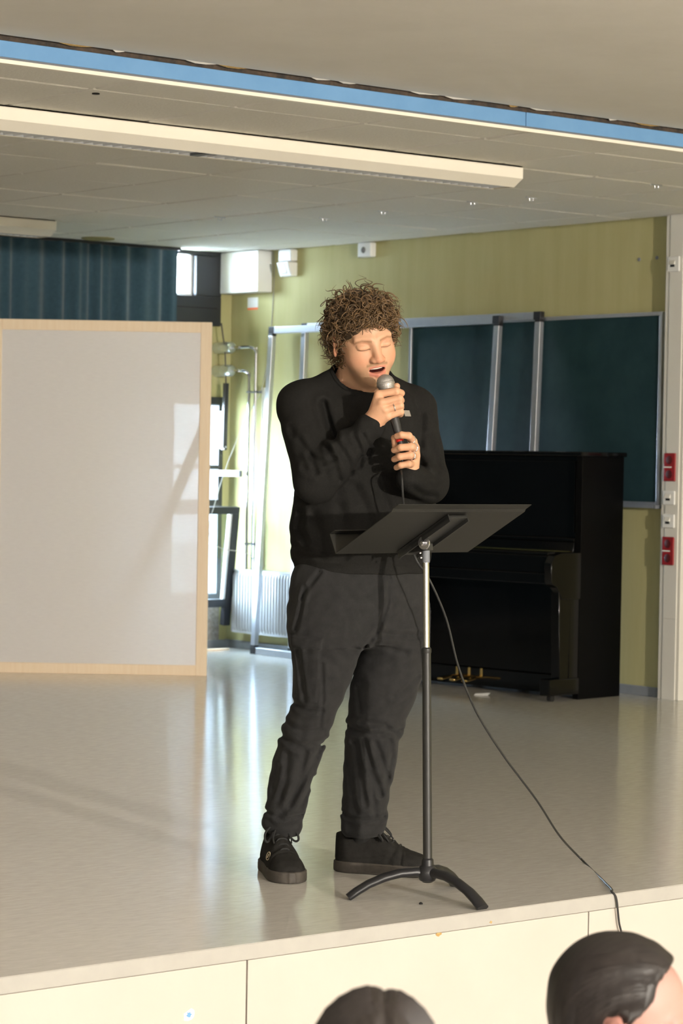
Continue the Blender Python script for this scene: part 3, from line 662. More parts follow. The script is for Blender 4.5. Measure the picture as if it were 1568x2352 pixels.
# ------------------------------------------------------------------ implicit surfaces (bodies, clothes, shoes)
f32 = np.float32
def A3(p): return np.asarray(p, f32)
def cone(P, a, b, ra, rb):
    a, b = A3(a), A3(b); ab = b-a; t = np.clip(((P-a)@ab)/max(float(ab@ab), 1e-9), 0, 1)
    return np.linalg.norm(P-a-t[:, None]*ab, axis=1)-(ra+(rb-ra)*t)
def chain(P, pts, rs, k=.0):
    d = None
    for i in range(len(pts)-1):
        e = cone(P, pts[i], pts[i+1], rs[i], rs[i+1]); d = e if d is None else (smin(d, e, k) if k else np.minimum(d, e))
    return d
def ell(P, c, r, R=None):
    q = P-A3(c)
    if R is not None: q = q@np.asarray(R, f32)
    r = A3(r); k0 = np.linalg.norm(q/r, axis=1); k1 = np.linalg.norm(q/(r*r), axis=1)
    return k0*(k0-1)/np.maximum(k1, 1e-6)
def smin(a, b, k): h = np.clip(.5+.5*(b-a)/k, 0, 1); return b+(a-b)*h-k*h*(1-h)
def smax(a, b, k): return -smin(-a, -b, k)
def hermite(keys, n=6):
    K = np.asarray(keys, float); K = K[np.argsort(K[:, 0])]; out = []
    S = np.gradient(K, axis=0)
    for i in range(len(K)-1):
        for t in np.arange(n)/n:
            h00, h10, h01, h11 = 2*t**3-3*t*t+1, t**3-2*t*t+t, -2*t**3+3*t*t, t**3-t*t
            row = h00*K[i]+h10*S[i]+h01*K[i+1]+h11*S[i+1]; row[0] = K[i][0]+(K[i+1][0]-K[i][0])*t; out.append(row)
    out.append(K[-1]); return np.array(out)
def loft(P, tab):        # rows: z, cu, cv, A, B, angle
    z = P[:, 2]; c = [np.interp(z, tab[:, 0], tab[:, k]).astype(f32) for k in range(1, 6)]
    du, dv = P[:, 0]-c[0], P[:, 1]-c[1]; ca, sa = np.cos(c[4]), np.sin(c[4])
    x, y = du*ca+dv*sa, -du*sa+dv*ca
    d = (np.sqrt((x/c[2])**2+(y/c[3])**2)-1)*np.minimum(c[2], c[3])*1.05
    return np.maximum(d, np.maximum(z-f32(tab[-1, 0]), f32(tab[0, 0])-z))
def seg2(P, pts, iu=0, iv=2):    # distance to a polyline seen in the picture plane of the figure
    q = P[:, [iu, iv]]; d = None
    for a, b in zip(pts[:-1], pts[1:]):
        a2, b2 = A3([a[iu], a[iv]]), A3([b[iu], b[iv]]); ab = b2-a2
        t = np.clip(((q-a2)@ab)/max(float(ab@ab), 1e-9), 0, 1); e = np.linalg.norm(q-a2-t[:, None]*ab, axis=1)
        d = e if d is None else np.minimum(d, e)
    return d
def sdf_mesh(fn, lo, hi, h, smooth_it=1):
    lo, hi = np.asarray(lo, float), np.asarray(hi, float); B = 6
    nb = np.ceil((hi-lo)/(h*B)).astype(int); n = nb*B
    ax = [lo[k]+h*np.arange(n[k]) for k in range(3)]
    bc = [lo[k]+h*B*(np.arange(nb[k])+.5) for k in range(3)]
    G = np.stack(np.meshgrid(*bc, indexing='ij'), -1).reshape(-1, 3).astype(f32)
    dc = fn(G).reshape(nb)
    act = np.abs(dc) < B*h*1.6
    D = np.repeat(np.repeat(np.repeat(dc, B, 0), B, 1), B, 2).astype(f32)
    m = np.repeat(np.repeat(np.repeat(act, B, 0), B, 1), B, 2)
    I = np.argwhere(m); P = (lo+h*I).astype(f32); val = np.empty(len(P), f32)
    for s in range(0, len(P), 400000): val[s:s+400000] = fn(P[s:s+400000])
    D[m] = val
    s = D < 0
    c = np.zeros(np.array(D.shape)-1, np.int8)
    for i in (0, 1):
        for j in (0, 1):
            for k in (0, 1): c += s[i:i+c.shape[0], j:j+c.shape[1], k:k+c.shape[2]]
    cells = np.argwhere((c > 0) & (c < 8)); idx = -np.ones(c.shape, np.int64); idx[tuple(cells.T)] = np.arange(len(cells))
    acc = np.zeros((len(cells), 3)); cnt = np.zeros(len(cells))
    C8 = [(i, j, k) for i in (0, 1) for j in (0, 1) for k in (0, 1)]
    for a in C8:
        for b in C8:
            if sum(b)-sum(a) == 1 and sum(abs(x-y) for x, y in zip(a, b)) == 1:
                da = D[tuple((cells+a).T)]; db = D[tuple((cells+b).T)]; x = (da < 0) != (db < 0)
                t = np.where(x, da/np.where(x, da-db, 1), 0)
                acc += np.where(x[:, None], np.array(a)+t[:, None]*(np.array(b)-np.array(a)), 0); cnt += x
    vs = lo+h*(cells+acc/np.maximum(cnt, 1)[:, None]); F = []
    for axis in range(3):
        o = [0, 0, 0]; o[axis] = 1
        sl0 = tuple(slice(0, D.shape[k]-o[k]) for k in range(3)); sl1 = tuple(slice(o[k], D.shape[k]) for k in range(3))
        E_ = np.argwhere(s[sl0] != s[sl1])
        u, w = [(1, 2), (2, 0), (0, 1)][axis]
        ok = (E_[:, u] > 0) & (E_[:, w] > 0) & (E_[:, u] < c.shape[u]) & (E_[:, w] < c.shape[w]) & (E_[:, axis] < c.shape[axis]); E_ = E_[ok]
        q = []
        for du, dw in ((-1, -1), (0, -1), (0, 0), (-1, 0)):
            e = E_.copy(); e[:, u] += du; e[:, w] += dw; q.append(idx[tuple(e.T)])
        q = np.stack(q, 1); flip = s[tuple(E_.T)]
        q[~flip] = q[~flip][:, ::-1]; F.append(q)
    F = np.concatenate(F); F = F[(F >= 0).all(1)]
    for _ in range(smooth_it):
        ac = np.zeros_like(vs); n_ = np.zeros(len(vs))
        for a in range(4):
            b = (a+1) % 4
            np.add.at(ac, F[:, a], vs[F[:, b]]); np.add.at(n_, F[:, a], 1); np.add.at(ac, F[:, b], vs[F[:, a]]); np.add.at(n_, F[:, b], 1)
        vs = .5*vs+.5*ac/np.maximum(n_, 1)[:, None]
    return vs, F
def obj_np(name, vs, F, m, parent, colors=None, smooth=True):
    me = bpy.data.meshes.new(name); vs = np.asarray(vs, np.float32); F = np.asarray(F, np.int32); k = F.shape[1]
    me.vertices.add(len(vs)); me.vertices.foreach_set('co', vs.ravel()); me.loops.add(F.size); me.loops.foreach_set('vertex_index', F.ravel())
    me.polygons.add(len(F)); me.polygons.foreach_set('loop_start', np.arange(0, F.size, k, dtype=np.int32)); me.update(calc_edges=True); me.validate()
    if smooth: me.shade_smooth()
    if colors is not None:
        at = me.color_attributes.new('Col', 'FLOAT_COLOR', 'POINT'); at.data.foreach_set('color', np.concatenate([np.asarray(colors, np.float32), np.ones((len(vs), 1), np.float32)], 1).ravel())
    me.materials.append(m); o = bpy.data.objects.new(name, me); col.objects.link(o); o.parent = parent
    return o
def rot(axis, a):
    c, s = math.cos(a), math.sin(a)
    return np.array({'x': [[1, 0, 0], [0, c, -s], [0, s, c]], 'y': [[c, 0, s], [0, 1, 0], [-s, 0, c]], 'z': [[c, -s, 0], [s, c, 0], [0, 0, 1]]}[axis])
CFH = unit(V(CF[0], CF[1], 0))
class Fig:                       # a figure's own frame: u across the picture, v away from the camera, z up
    def __init__(s, px, py, z, depth):
        p = on_d(px, py, depth); s.D = depth; s.O = V(p[0], p[1], z)
    def L(s, px, py, dv=0.0):
        p = on_d(px, py, s.D+dv)-s.O; return V(p@CR, p@CFH, p[2])
    def F(s, px, py, z=0.0):     # a point on the floor
        p = on_z(px, py, z)-s.O; return V(p@CR, p@CFH, p[2])
    def march(s, fn, px, py, d0=-.6, d1=.6):
        ts = np.linspace(d0, d1, 1500); P = np.stack([s.L(px, py, t) for t in ts]).astype(f32); d = fn(P)
        i = int(np.argmax(d < 0)); p = P[i].astype(float); e = 2e-3
        g = np.array([float(fn((p+e*V(*ax)).astype(f32)[None])[0]-fn((p-e*V(*ax)).astype(f32)[None])[0]) for ax in ((1, 0, 0), (0, 1, 0), (0, 0, 1))])
        return p, unit(g)
    def thing(s, name, label, cat): return thing(name, label, cat, tuple(s.O), YAW-PI/2)
def mb_local(name, mb, m, parent, smooth=40):
    me = bpy.data.meshes.new(name); me.from_pydata(mb.v, [], mb.f); me.update(); finish(me, smooth); me.materials.append(m)
    o = bpy.data.objects.new(name, me); col.objects.link(o); o.parent = parent; return o

# ---- a head in its own frame: x to its left, y to the back, z up, eyes at z = 0
def head_sdf(Q, mouth=1.0, closed=True):
    d = ell(Q, (0, .014, .034), (.077, .098, .090))
    d = smin(d, ell(Q, (0, -.024, -.036), (.061, .066, .080)), .03)
    d = smin(d, ell(Q, (0, -.066, -.096), (.030, .026, .022)), .035)
    ax = np.abs(Q[:, 0]); S = np.stack([ax, Q[:, 1], Q[:, 2]], 1)
    d = smin(d, ell(S, (.036, -.052, -.034), (.026, .028, .032)), .03)      # cheeks
    d = smin(d, cone(S, (.012, -.0835, .021), (.045, -.070, .022), .009, .008), .016)   # brow
    d = smax(d, -ell(S, (.032, -.103, .004), (.019, .018, .012)), .014)      # socket
    d = smin(d, ell(S, (.032, -.0735, .001), (.0175, .014, .0115)), .004)    # lid over the eyeball
    d = smin(d, cone(S, (.016, -.079, -.0065), (.047, -.0675, -.0040), .003, .003), .005) # lower lid
    t = np.clip((S[:, 0]-.018)/.03, 0, 1); zc = -.0048-.0022*np.sin(t*PI)
    d = d+.0022*np.exp(-((S[:, 2]-zc)/.0016)**2)*((S[:, 0] > .016) & (S[:, 0] < .048) & (S[:, 1] < -.05))
    d = smin(d, cone(Q, (0, -.084, .012), (0, -.1065, -.030), .0085, .0125), .014)   # nose
    d = smin(d, ell(S, (.0125, -.0985, -.034), (.0085, .011, .0085)), .006)
    d = smax(d, -ell(S, (.0075, -.104, -.0425), (.004, .006, .0035)), .003)
    d = smin(d, cone(S, (0, -.0895, -.0535), (.024, -.0775, -.060), .0062, .004), .006)   # upper lip
    d = smin(d, cone(S, (0, -.0895, -.0775), (.021, -.0775, -.0715), .0085, .005), .006)  # lower lip
    if mouth: d = smax(d, -ell(Q, (0, -.084, -.0652), (.0225, .024, .0075*mouth)), .003)
    d = d+.0016*np.exp(-(Q[:, 0]/.004)**2)*((Q[:, 2] > -.052) & (Q[:, 2] < -.042) & (Q[:, 1] < -.07))   # philtrum
    # ears
    Re = rot('z', .45)@rot('x', -.15)
    e = ell(S, (.080, .016, -.006), (.0075, .019, .032), Re)
    e = smax(e, -ell(S, (.0885, .013, -.002), (.006, .011, .019), Re), .005)
    e = smin(e, ell(S, (.082, .011, -.010), (.004, .006, .010)), .004)
    return smin(d, e, .006)
def head_color(Q, base, brow=(.14, .075, .035), stubble=.5, lips=(.56, .17, .13)):
    n = len(Q); C = np.tile(np.asarray(base, float), (n, 1)); x, y, z = Q.T; ax = np.abs(x)
    def mixin(c, w): nonlocal C; w = np.clip(w, 0, 1)[:, None]; C = C*(1-w)+np.asarray(c)*w
    fr = y < -.03
    mixin((base[0]*.98, base[1]*.72, base[2]*.66), .55*np.exp(-((ax-.045)/.022)**2-((z+.035)/.026)**2)*fr)
    mixin((base[0]*.98, base[1]*.66, base[2]*.60), .6*np.exp(-(x/.018)**2-((z+.032)/.016)**2)*(y < -.085))
    if stubble:
        jaw = np.clip((-z-.048)/.02, 0, 1)*np.clip((-y+.02)/.03, 0, 1)*np.clip((z+.135)/.02, 0, 1)
        mixin((.30, .19, .10), stubble*.7*jaw)
        mixin((.24, .14, .07), stubble*1.6*np.exp(-((z+.0465+.12*ax)/.0045)**2)*(ax < .030)*(y < -.065))
        mixin((.28, .17, .09), stubble*.8*np.exp(-((z+.098)/.013)**2-(x/.02)**2)*(y < -.07))
    zb = .0165+.0045*np.clip((ax-.010)/.026, 0, 1)-.005*np.clip((ax-.036)/.016, 0, 1)
    mixin(brow, .62*np.exp(-((z-zb)/.0034)**2)*((ax > .011) & (ax < .052) & fr))
    t = np.clip((ax-.018)/.03, 0, 1); zc = -.0048-.0022*np.sin(t*PI)
    mixin((.13, .065, .04), .85*np.exp(-((z-zc)/.0014)**2)*((ax > .0155) & (ax < .0485) & (y < -.05)))
    mixin((base[0]*.8, base[1]*.62, base[2]*.58), .5*np.exp(-((ax-.03)/.018)**2-((z-.012)/.008)**2)*fr)
    up = np.exp(-((z+.0555+.16*ax)/.0046)**4)*(ax < .024)*(y < -.070); lo_ = np.exp(-((z+.0775-.24*ax)/.0080)**4)*(ax < .024)*(y < -.070)
    mixin(lips, .7*np.maximum(up, lo_))
    inn = ((x/.022)**2+((z+.0652)/.0070)**2 < 1) & (y > -.084) & (y < -.055); mixin((.06, .012, .01), inn*1.0)
    mixin((base[0]*.95, base[1]*.6, base[2]*.55), .5*(ax > .074))
    return C

# ------------------------------------------------------------------ the singer
SG = Fig(800, 2010, 0.0, 7.33); L = SG.L
person = SG.thing('person', 'person in black sweatshirt and charcoal cargo trousers singing into a microphone', 'person')
PX = 7.33/FPX
HS = 1.07
HR = rot('z', math.radians(21))@rot('x', math.radians(15))@rot('y', math.radians(-12))
HO = L(860, 795, -.155)-HR@(V(0, -.080, 0)*HS)
def to_head(P): return ((P-A3(HO))@np.asarray(HR, f32))/f32(HS)
def from_head(q): return HO+HR@(np.asarray(q, float)*HS)
neck_b = L(818, 905, .03)
def skin_head(P):
    d = head_sdf(to_head(P))*HS
    n = cone(P, from_head((0, .030, -.055)), neck_b, .060, .070)
    n = smin(n, cone(P, from_head((0, -.055, -.085)), L(838, 905, -.055), .022, .03), .04)
    d = smin(d, n, .022)
    return smin(d, cone(P, neck_b, L(822, 960, .03), .075, .10), .03)
lo = np.minimum(HO-.15, L(818, 960, .03)-.10); hi = HO+.17
vs, F = sdf_mesh(skin_head, (HO[0]-.13, HO[1]-.155, L(0, 935, 0)[2]), (HO[0]+.135, HO[1]+.16, HO[2]+.15), .0017)
BASE = (.60, .345, .215)
skc = head_color(to_head(vs.astype(f32)).astype(float), BASE)
allv, allf, allc, off = [vs], [F], [skc], len(vs)
# hands: chains of joints rooted in the palm
def hand(parts, palm, h=.0016, k=.004, kp=.012):
    def fn(P):
        d = None
        for a, b, ra, rb in palm: e = cone(P, a, b, ra, rb); d = e if d is None else smin(d, e, kp)
        for pts, rs in parts: d = smin(d, chain(P, pts, rs, .003), k)
        return d
    pts = np.array([p for q, _ in parts for p in q]+[p for a, b, _, _ in palm for p in (a, b)])
    return sdf_mesh(fn, pts.min(0)-.035, pts.max(0)+.035, h), fn
def skin_of(v, seed):
    n = np.sin(v*A3([310, 270, 290])+seed).prod(1)*.5+.5
    return np.asarray(BASE)*np.array([1.02, .98, .95])*(1-.05*n[:, None])
# microphone axis
MH, MT = L(885, 880, -.222), L(924, 1034, -.250)
mdir = unit(MT-MH)
def onmic(py):  t = (py-880)/(1034-880); return MH+(MT-MH)*t
# right hand: back of the hand to the camera, fingers closing round the handle
wr = L(858, 968, -.235)
knk = [L(869, 906, -.262), L(876, 925, -.272), L(884, 942, -.270), L(890, 957, -.262)]
pip = [L(910, 898, -.268), L(917, 915, -.274), L(919, 931, -.272), L(920, 946, -.264)]
parts = []
for i in range(4):
    y = (900, 917, 933, 948)[i]; r0 = (.0112, .0112, .0106, .0098)[i]
    dip = L(921-i*.5, y+3, -.243); tip = L(908, y+7, -.222)
    parts.append(([knk[i], pip[i], dip, tip], [r0, r0*.97, r0*.88, r0*.8]))
parts.append(([L(872, 950, -.228), L(893, 925, -.205), L(906, 903, -.204), L(911, 887, -.212)], [.016, .0125, .0115, .0095]))
palm = [(wr, knk[0], .024, .0125), (wr, knk[1], .025, .0125), (wr, knk[2], .025, .012), (wr, knk[3], .024, .0115), (wr, L(835, 990, -.235), .0275, .029), (L(872, 950, -.228), L(885, 925, -.225), .017, .013)]
(v, f_), rh_fn = hand(parts, palm); allv.append(v); allf.append(f_+off); off += len(v); allc.append(skin_of(v.astype(f32), 0))
r_ring = (pip[2]*.62+knk[2]*.38, pip[2]-knk[2], .0112)
# left hand: wraps the plug end from the right, fingertips showing on the left
wl = L(938, 1092, -.225)
mcp = [L(948, 1014, -.235), L(953, 1030, -.235), L(953, 1048, -.235), L(947, 1066, -.235)]
pp = [L(938, 1001, -.282), L(944, 1026, -.290), L(941, 1046, -.290), L(938, 1066, -.284)]
dp = [L(922, 999, -.284), L(920, 1028, -.292), L(918, 1049, -.292), L(920, 1069, -.285)]
tp = [L(911, 1002, -.272), L(905, 1034, -.272), L(905, 1055, -.272), L(910, 1074, -.268)]
parts = []
for i in range(4):
    r0 = (.0108, .0112, .0108, .0100)[i]; parts.append(([mcp[i], pp[i], dp[i], tp[i]], [r0, r0*.98, r0*.9, r0*.82]))
parts.append(([L(940, 1062, -.215), L(920, 1045, -.215), L(909, 1025, -.225), L(905, 1006, -.235)], [.016, .013, .0115, .0095]))
palm = [(wl, mcp[0], .022, .0125), (wl, mcp[1], .024, .013), (wl, mcp[2], .024, .0125), (wl, mcp[3], .022, .012), (wl, L(941, 1101, -.222), .0255, .0265), (L(940, 1062, -.215), L(930, 1030, -.225), .017, .012)]
(v, f_), lh_fn = hand(parts, palm); allv.append(v); allf.append(f_+off); off += len(v); allc.append(skin_of(v.astype(f32), 2))
bodyo = obj_np('body', np.concatenate(allv), np.concatenate(allf), M['skin'], person, np.concatenate(allc))
# teeth
mb = MB(); q = [from_head((x, -.0810+.35*x*x/.02, -.0608)) for x in np.linspace(-.0165, .0165, 9)]
mb.tube(q, .0036, 8, flat=None); mb_local('teeth', mb, M['teeth'], person)
# rings
def ring(c, axis, R, r=.0018):
    mb_local('ring', MB().torus(c, axis, R, r, 24, 8), M['silver'], person)
ring(*r_ring)
ring(pp[0]*.35+mcp[0]*.65, pp[0]-mcp[0], .0114); ring(pp[1]*.45+mcp[1]*.55, pp[1]-mcp[1], .0120); ring(pp[2]*.75+mcp[2]*.25, pp[2]-mcp[2], .0117, .0021)

# ---- hair
def hair_base(P):
    Q = to_head(P); d = ell(Q, (0, .017, .050), (.086, .108, .080))
    d = smin(d, ell(Q, (0, .060, -.005), (.078, .060, .075)), .03)
    d = smax(d, -ell(Q, (0, -.135, -.060), (.092, .122, .135)), .012)
    d = smax(d, -.082-Q[:, 2], .01)
    b = np.sin(Q[:, 0]*150+2*np.sin(Q[:, 2]*90))*np.sin(Q[:, 1]*140+1.3)*np.sin(Q[:, 2]*150+.6)
    return (d-.005*b)*HS
vs, F = sdf_mesh(hair_base, HO-.17, HO+.19, .0032)
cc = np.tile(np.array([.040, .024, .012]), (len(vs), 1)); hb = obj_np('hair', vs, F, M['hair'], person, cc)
N_ = np.zeros_like(vs); a_, b_, c_, d_ = (vs[F[:, k]] for k in range(4)); fn_ = np.cross(c_-a_, d_-b_)
for k in range(4): np.add.at(N_, F[:, k], fn_)
N_ /= np.maximum(np.linalg.norm(N_, axis=1), 1e-9)[:, None]
Qh = to_head(vs.astype(f32)); outer = np.where((ell(Qh, (0, .02, .04), (.078, .098, .088)) > -.002) & (np.einsum('ij,ij->i', N_, vs-HO) > 0))[0]
rs_ = np.random.default_rng(11); pick = rs_.choice(outer, 1500)
frnt = outer[(Qh[outer, 1] < -.045) & (Qh[outer, 2] > .058)]; pick = np.concatenate([pick, rs_.choice(frnt, 380)])
hv, hf, hc = [], [], []; K = 5
down = HR@V(0, 0, -1); fwd = HR@V(0, -1, 0)
for n0, i in enumerate(pick):
    p = vs[i]-N_[i]*.004; n = N_[i]; q = Qh[i]
    top = np.clip((q[2]-.02)/.1, 0, 1)
    dirn = unit(n*rs_.uniform(.05, .42)+down*rs_.uniform(.2, 1.0)*(1-.4*top)+fwd*rs_.uniform(-.3, .9)*top+rs_.normal(0, .38, 3))
    isf = n0 >= 1500
    if isf: dirn = unit(n*rs_.uniform(.3, .8)+down*rs_.uniform(-.2, .7)+rs_.normal(0, .45, 3))
    ln = rs_.uniform(.014, .026) if isf else rs_.uniform(.026, .050)*(1+.2*top); R_ = rs_.uniform(.0060, .0145); turns = rs_.uniform(.6, 1.5); m = int(9*turns)+5
    e1, e2, _ = frame(dirn); ph = rs_.uniform(0, 6.28); hand_ = rs_.choice([-1, 1]); rt = rs_.uniform(.0011, .0027)
    t = np.linspace(0, 1, m); g = R_*np.minimum(1, t*3)*(1+.25*t); an = ph+hand_*turns*2*PI*t
    sag = (t**2)[:, None]*down*.012*rs_.uniform(.2, 1)
    path = p+np.outer(t*ln, dirn)+np.outer(g*np.cos(an), e1)+np.outer(g*np.sin(an), e2)-R_*.6*(e1*math.cos(ph)+e2*math.sin(ph))+sag
    qh = to_head(path.astype(f32))
    if ((qh[:, 1] < -.055) & (qh[:, 2] < .052+rs_.uniform(-.016, .004)-.014*(rs_.random() < .25)) & (np.abs(qh[:, 0]) < .066)).any(): continue
    Tn = np.gradient(path, axis=0); Tn /= np.linalg.norm(Tn, axis=1)[:, None]
    ref = np.tile(dirn, (m, 1)); E1 = np.cross(Tn, ref); E1 /= np.maximum(np.linalg.norm(E1, axis=1), 1e-6)[:, None]; E2 = np.cross(Tn, E1)
    rad = rt*np.sqrt(np.clip(1.02-t, .02, 1))
    ring_ = np.stack([path+(E1*math.cos(2*PI*k/K)+E2*math.sin(2*PI*k/K))*rad[:, None] for k in range(K)], 1).reshape(-1, 3)
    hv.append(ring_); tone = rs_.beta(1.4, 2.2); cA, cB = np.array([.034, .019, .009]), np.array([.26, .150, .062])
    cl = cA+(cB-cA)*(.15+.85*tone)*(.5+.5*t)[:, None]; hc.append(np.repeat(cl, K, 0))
offs = 0; ff = []
for r_ in hv:
    m = len(r_)//K; I, J = np.meshgrid(np.arange(m-1), np.arange(K), indexing='ij'); a = offs+I*K+J; b = offs+I*K+(J+1) % K
    ff.append(np.stack([a, b, b+K, a+K], -1).reshape(-1, 4)); offs += len(r_)
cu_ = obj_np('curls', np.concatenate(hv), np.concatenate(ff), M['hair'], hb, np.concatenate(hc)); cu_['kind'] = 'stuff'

# ---- sweatshirt
def rows(keys, ang, dvs):    # (py, left px, right px, B) -> loft table
    out = []
    for (py, l, r, B), dv in zip(keys, dvs):
        w = (r-l)/2*PX; a = math.radians(ang if not callable(ang) else ang(py)); A = math.sqrt(max(w*w-(B*math.sin(a))**2, 1e-4))/math.cos(a)
        p = L((l+r)/2, py, dv); out.append((p[2], p[0], p[1], A, B, a))
    return hermite(out)
tor = rows([(862, 775, 885, .075), (885, 738, 925, .098), (915, 700, 962, .120), (960, 684, 985, .138), (1020, 682, 994, .150), (1090, 680, 1000, .160), (1160, 675, 1002, .168), (1215, 668, 1000, .172), (1262, 670, 994, .170), (1290, 668, 990, .166), (1319, 672, 984, .158)],
           lambda y: 22+ (y-860)/460*9, [.035, .03, .02, .01, 0, -.005, -.005, 0, 0, 0, 0])
Rsh, Rel, Rwr = L(694, 932, -.075), L(724, 1104, -.215), L(846, 985, -.235)
Lsh, Lel, Lwr = L(950, 938, .075), L(984, 1108, -.075), L(940, 1100, -.222)
folds_s = [([(742, 925), (752, 965), (766, 1005)], .010, .010), ([(690, 1010), (715, 1050), (726, 1085)], .008, .004), ([(752, 1030), (772, 1075), (778, 1100)], .008, .005), ([(775, 1020), (800, 1060), (806, 1085)], .008, .0045),
           ([(712, 1045), (742, 1062), (770, 1052)], .007, .004), ([(700, 1075), (735, 1095), (765, 1082)], .008, .004), ([(832, 1000), (850, 1030), (846, 1050)], .006, .004), ([(812, 1000), (828, 1040), (826, 1070)], .006, .0035), ([(668, 985), (690, 1030)], .010, .003),
           ([(860, 1105), (885, 1150), (905, 1200)], .012, .006), ([(815, 1120), (840, 1170), (860, 1230)], .014, .006), ([(780, 1165), (792, 1215), (798, 1270)], .014, .005), ([(720, 1185), (735, 1230), (740, 1275)], .014, .005), ([(690, 1180), (684, 1215), (700, 1245)], .010, .006), ([(676, 1258), (720, 1270), (790, 1280)], .010, .004),
           ([(960, 905), (972, 960), (968, 1020)], .010, .005), ([(985, 1000), (1000, 1040), (1008, 1080)], .010, .004), ([(955, 1040), (975, 1075), (1000, 1095)], .008, .005), ([(948, 1120), (970, 1135), (1000, 1140)], .008, .003), ([(800, 930), (808, 985)], .014, .004), ([(870, 985), (850, 1030), (820, 1070)], .010, .004)]
folds_s = [([L(x, y, -.17) for x, y in p], w, d*1.35) for p, w, d in folds_s]
cuffR = [(Rwr-unit(Rwr-Rel)*.022, Rwr+unit(Rwr-Rel)*.010)]
def sweat(P):
    d = loft(P, tor)
    d = smin(d, cone(P, L(812, 872, .035), Rsh, .055, .066), .05)
    d = smin(d, cone(P, L(832, 872, .04), Lsh, .05, .058), .05)
    ra = smin(cone(P, Rsh, Rel, .074, .060), cone(P, Rel, Rwr, .062, .041), .02)
    la = smin(cone(P, Lsh, Lel, .064, .057), cone(P, Lel, Lwr, .057, .040), .02)
    d = smin(d, smin(ra, la, .01), .022)
    e = unit(Rwr-Rel); d = smin(d, cone(P, Rwr-e*.012, Rwr+e*.012, .0395, .037), .004)
    e = unit(Lwr-Lel); d = smin(d, cone(P, Lwr-e*.012, Lwr+e*.012, .0385, .036), .004)
    front = (P[:, 1] < .02)
    for pts, w, dep in folds_s:
        q = seg2(P, pts); d = d+front*f32(dep)*(np.exp(-(q/w)**2)-.55*np.exp(-((q-2.0*w)/(1.1*w))**2))
    # soft unevenness of the cloth
    d = d+.0016*np.sin(P[:, 0]*46+3*np.sin(P[:, 2]*21))*np.sin(P[:, 2]*33+P[:, 1]*30)
    # hem: ribbed band drawn in below a small overhang
    zt = f32(L(800, 1290, 0)[2]); d = d+.006*(1/(1+np.exp((P[:, 2]-zt)/.004)))
    # neck opening
    d = smax(d, -(cone(P, from_head((0, .03, -.06)), neck_b+V(.008, -.020, -.006), .072, .093)), .006)
    return d
vs, F = sdf_mesh(sweat, (L(600, 0, 0)[0], -.36, L(0, 1330, 0)[2]), (L(1075, 0, 0)[0], .30, L(0, 835, 0)[2]), .0042)
swt = obj_np('sweatshirt', vs, F, M['knit'], person)
# collar band
cpts = []
nb_ax = unit(from_head((0, .03, -.06))-neck_b)
e1, e2, _ = frame(nb_ax)
for k in range(36):
    a = 2*PI*k/36; dr = e1*math.cos(a)+e2*math.sin(a); o_ = neck_b+V(.008, -.020, -.006)+nb_ax*.0
    # ride on the cloth surface
    best = None
    for hgt in np.linspace(.10, -.05, 60):
        q = o_+nb_ax*hgt+dr*.094
        if sweat(q.astype(f32)[None])[0] < .001: best = q; break
    cpts.append(best if best is not None else o_+dr*.094)
cpts = np.array(cpts)
for _ in range(4): cpts = .5*cpts+.25*np.roll(cpts, 1, 0)+.25*np.roll(cpts, -1, 0)
mb = MB(); mb.tube(list(cpts)+[cpts[0]], .0062, 8, cap=False); mb_local('collar', mb, M['knit'], swt)
# patch on the chest
p, n = SG.march(sweat, 934, 950, -.3, .2); e1 = unit(np.cross(V(0, 0, 1), n)); e2 = np.cross(n, e1)
mb_local('logo_patch', MB().obox(p+n*.0012, e1, e2, n, (.0112, .0095, .0012)), M['patch'], swt)

# ---- trousers
pel = rows([(1290, 680, 978, .140), (1330, 668, 985, .150), (1390, 664, 988, .152), (1440, 665, 988, .145), (1478, 672, 980, .13)], 33, [0, 0, 0, 0, 0])
rl = rows([(1400, 666, 812, .120), (1450, 665, 826, .118), (1480, 668, 830, .114), (1560, 675, 806, .104), (1620, 670, 780, .094), (1660, 653, 763, .088), (1700, 640, 746, .083), (1760, 624, 727, .078), (1820, 614, 710, .070), (1865, 608, 699, .062), (1888, 602, 695, .062), (1900, 603, 694, .060), (1916, 616, 688, .052)],
          20, [-.03, -.035, -.04, -.045, -.045, -.035, -.02, .0, .02, .035, .045, .045, .045])
ll = rows([(1400, 838, 988, .115), (1450, 834, 987, .114), (1480, 830, 985, .112), (1560, 808, 968, .102), (1620, 800, 948, .094), (1660, 796, 930, .089), (1700, 794, 917, .085), (1760, 790, 906, .080), (1820, 787, 894, .072), (1870, 784, 888, .064), (1897, 782, 887, .062), (1908, 784, 884, .060), (1920, 792, 872, .050)],
          25, [.05, .045, .04, .03, .03, .03, .035, .045, .05, .05, .05, .05, .05])
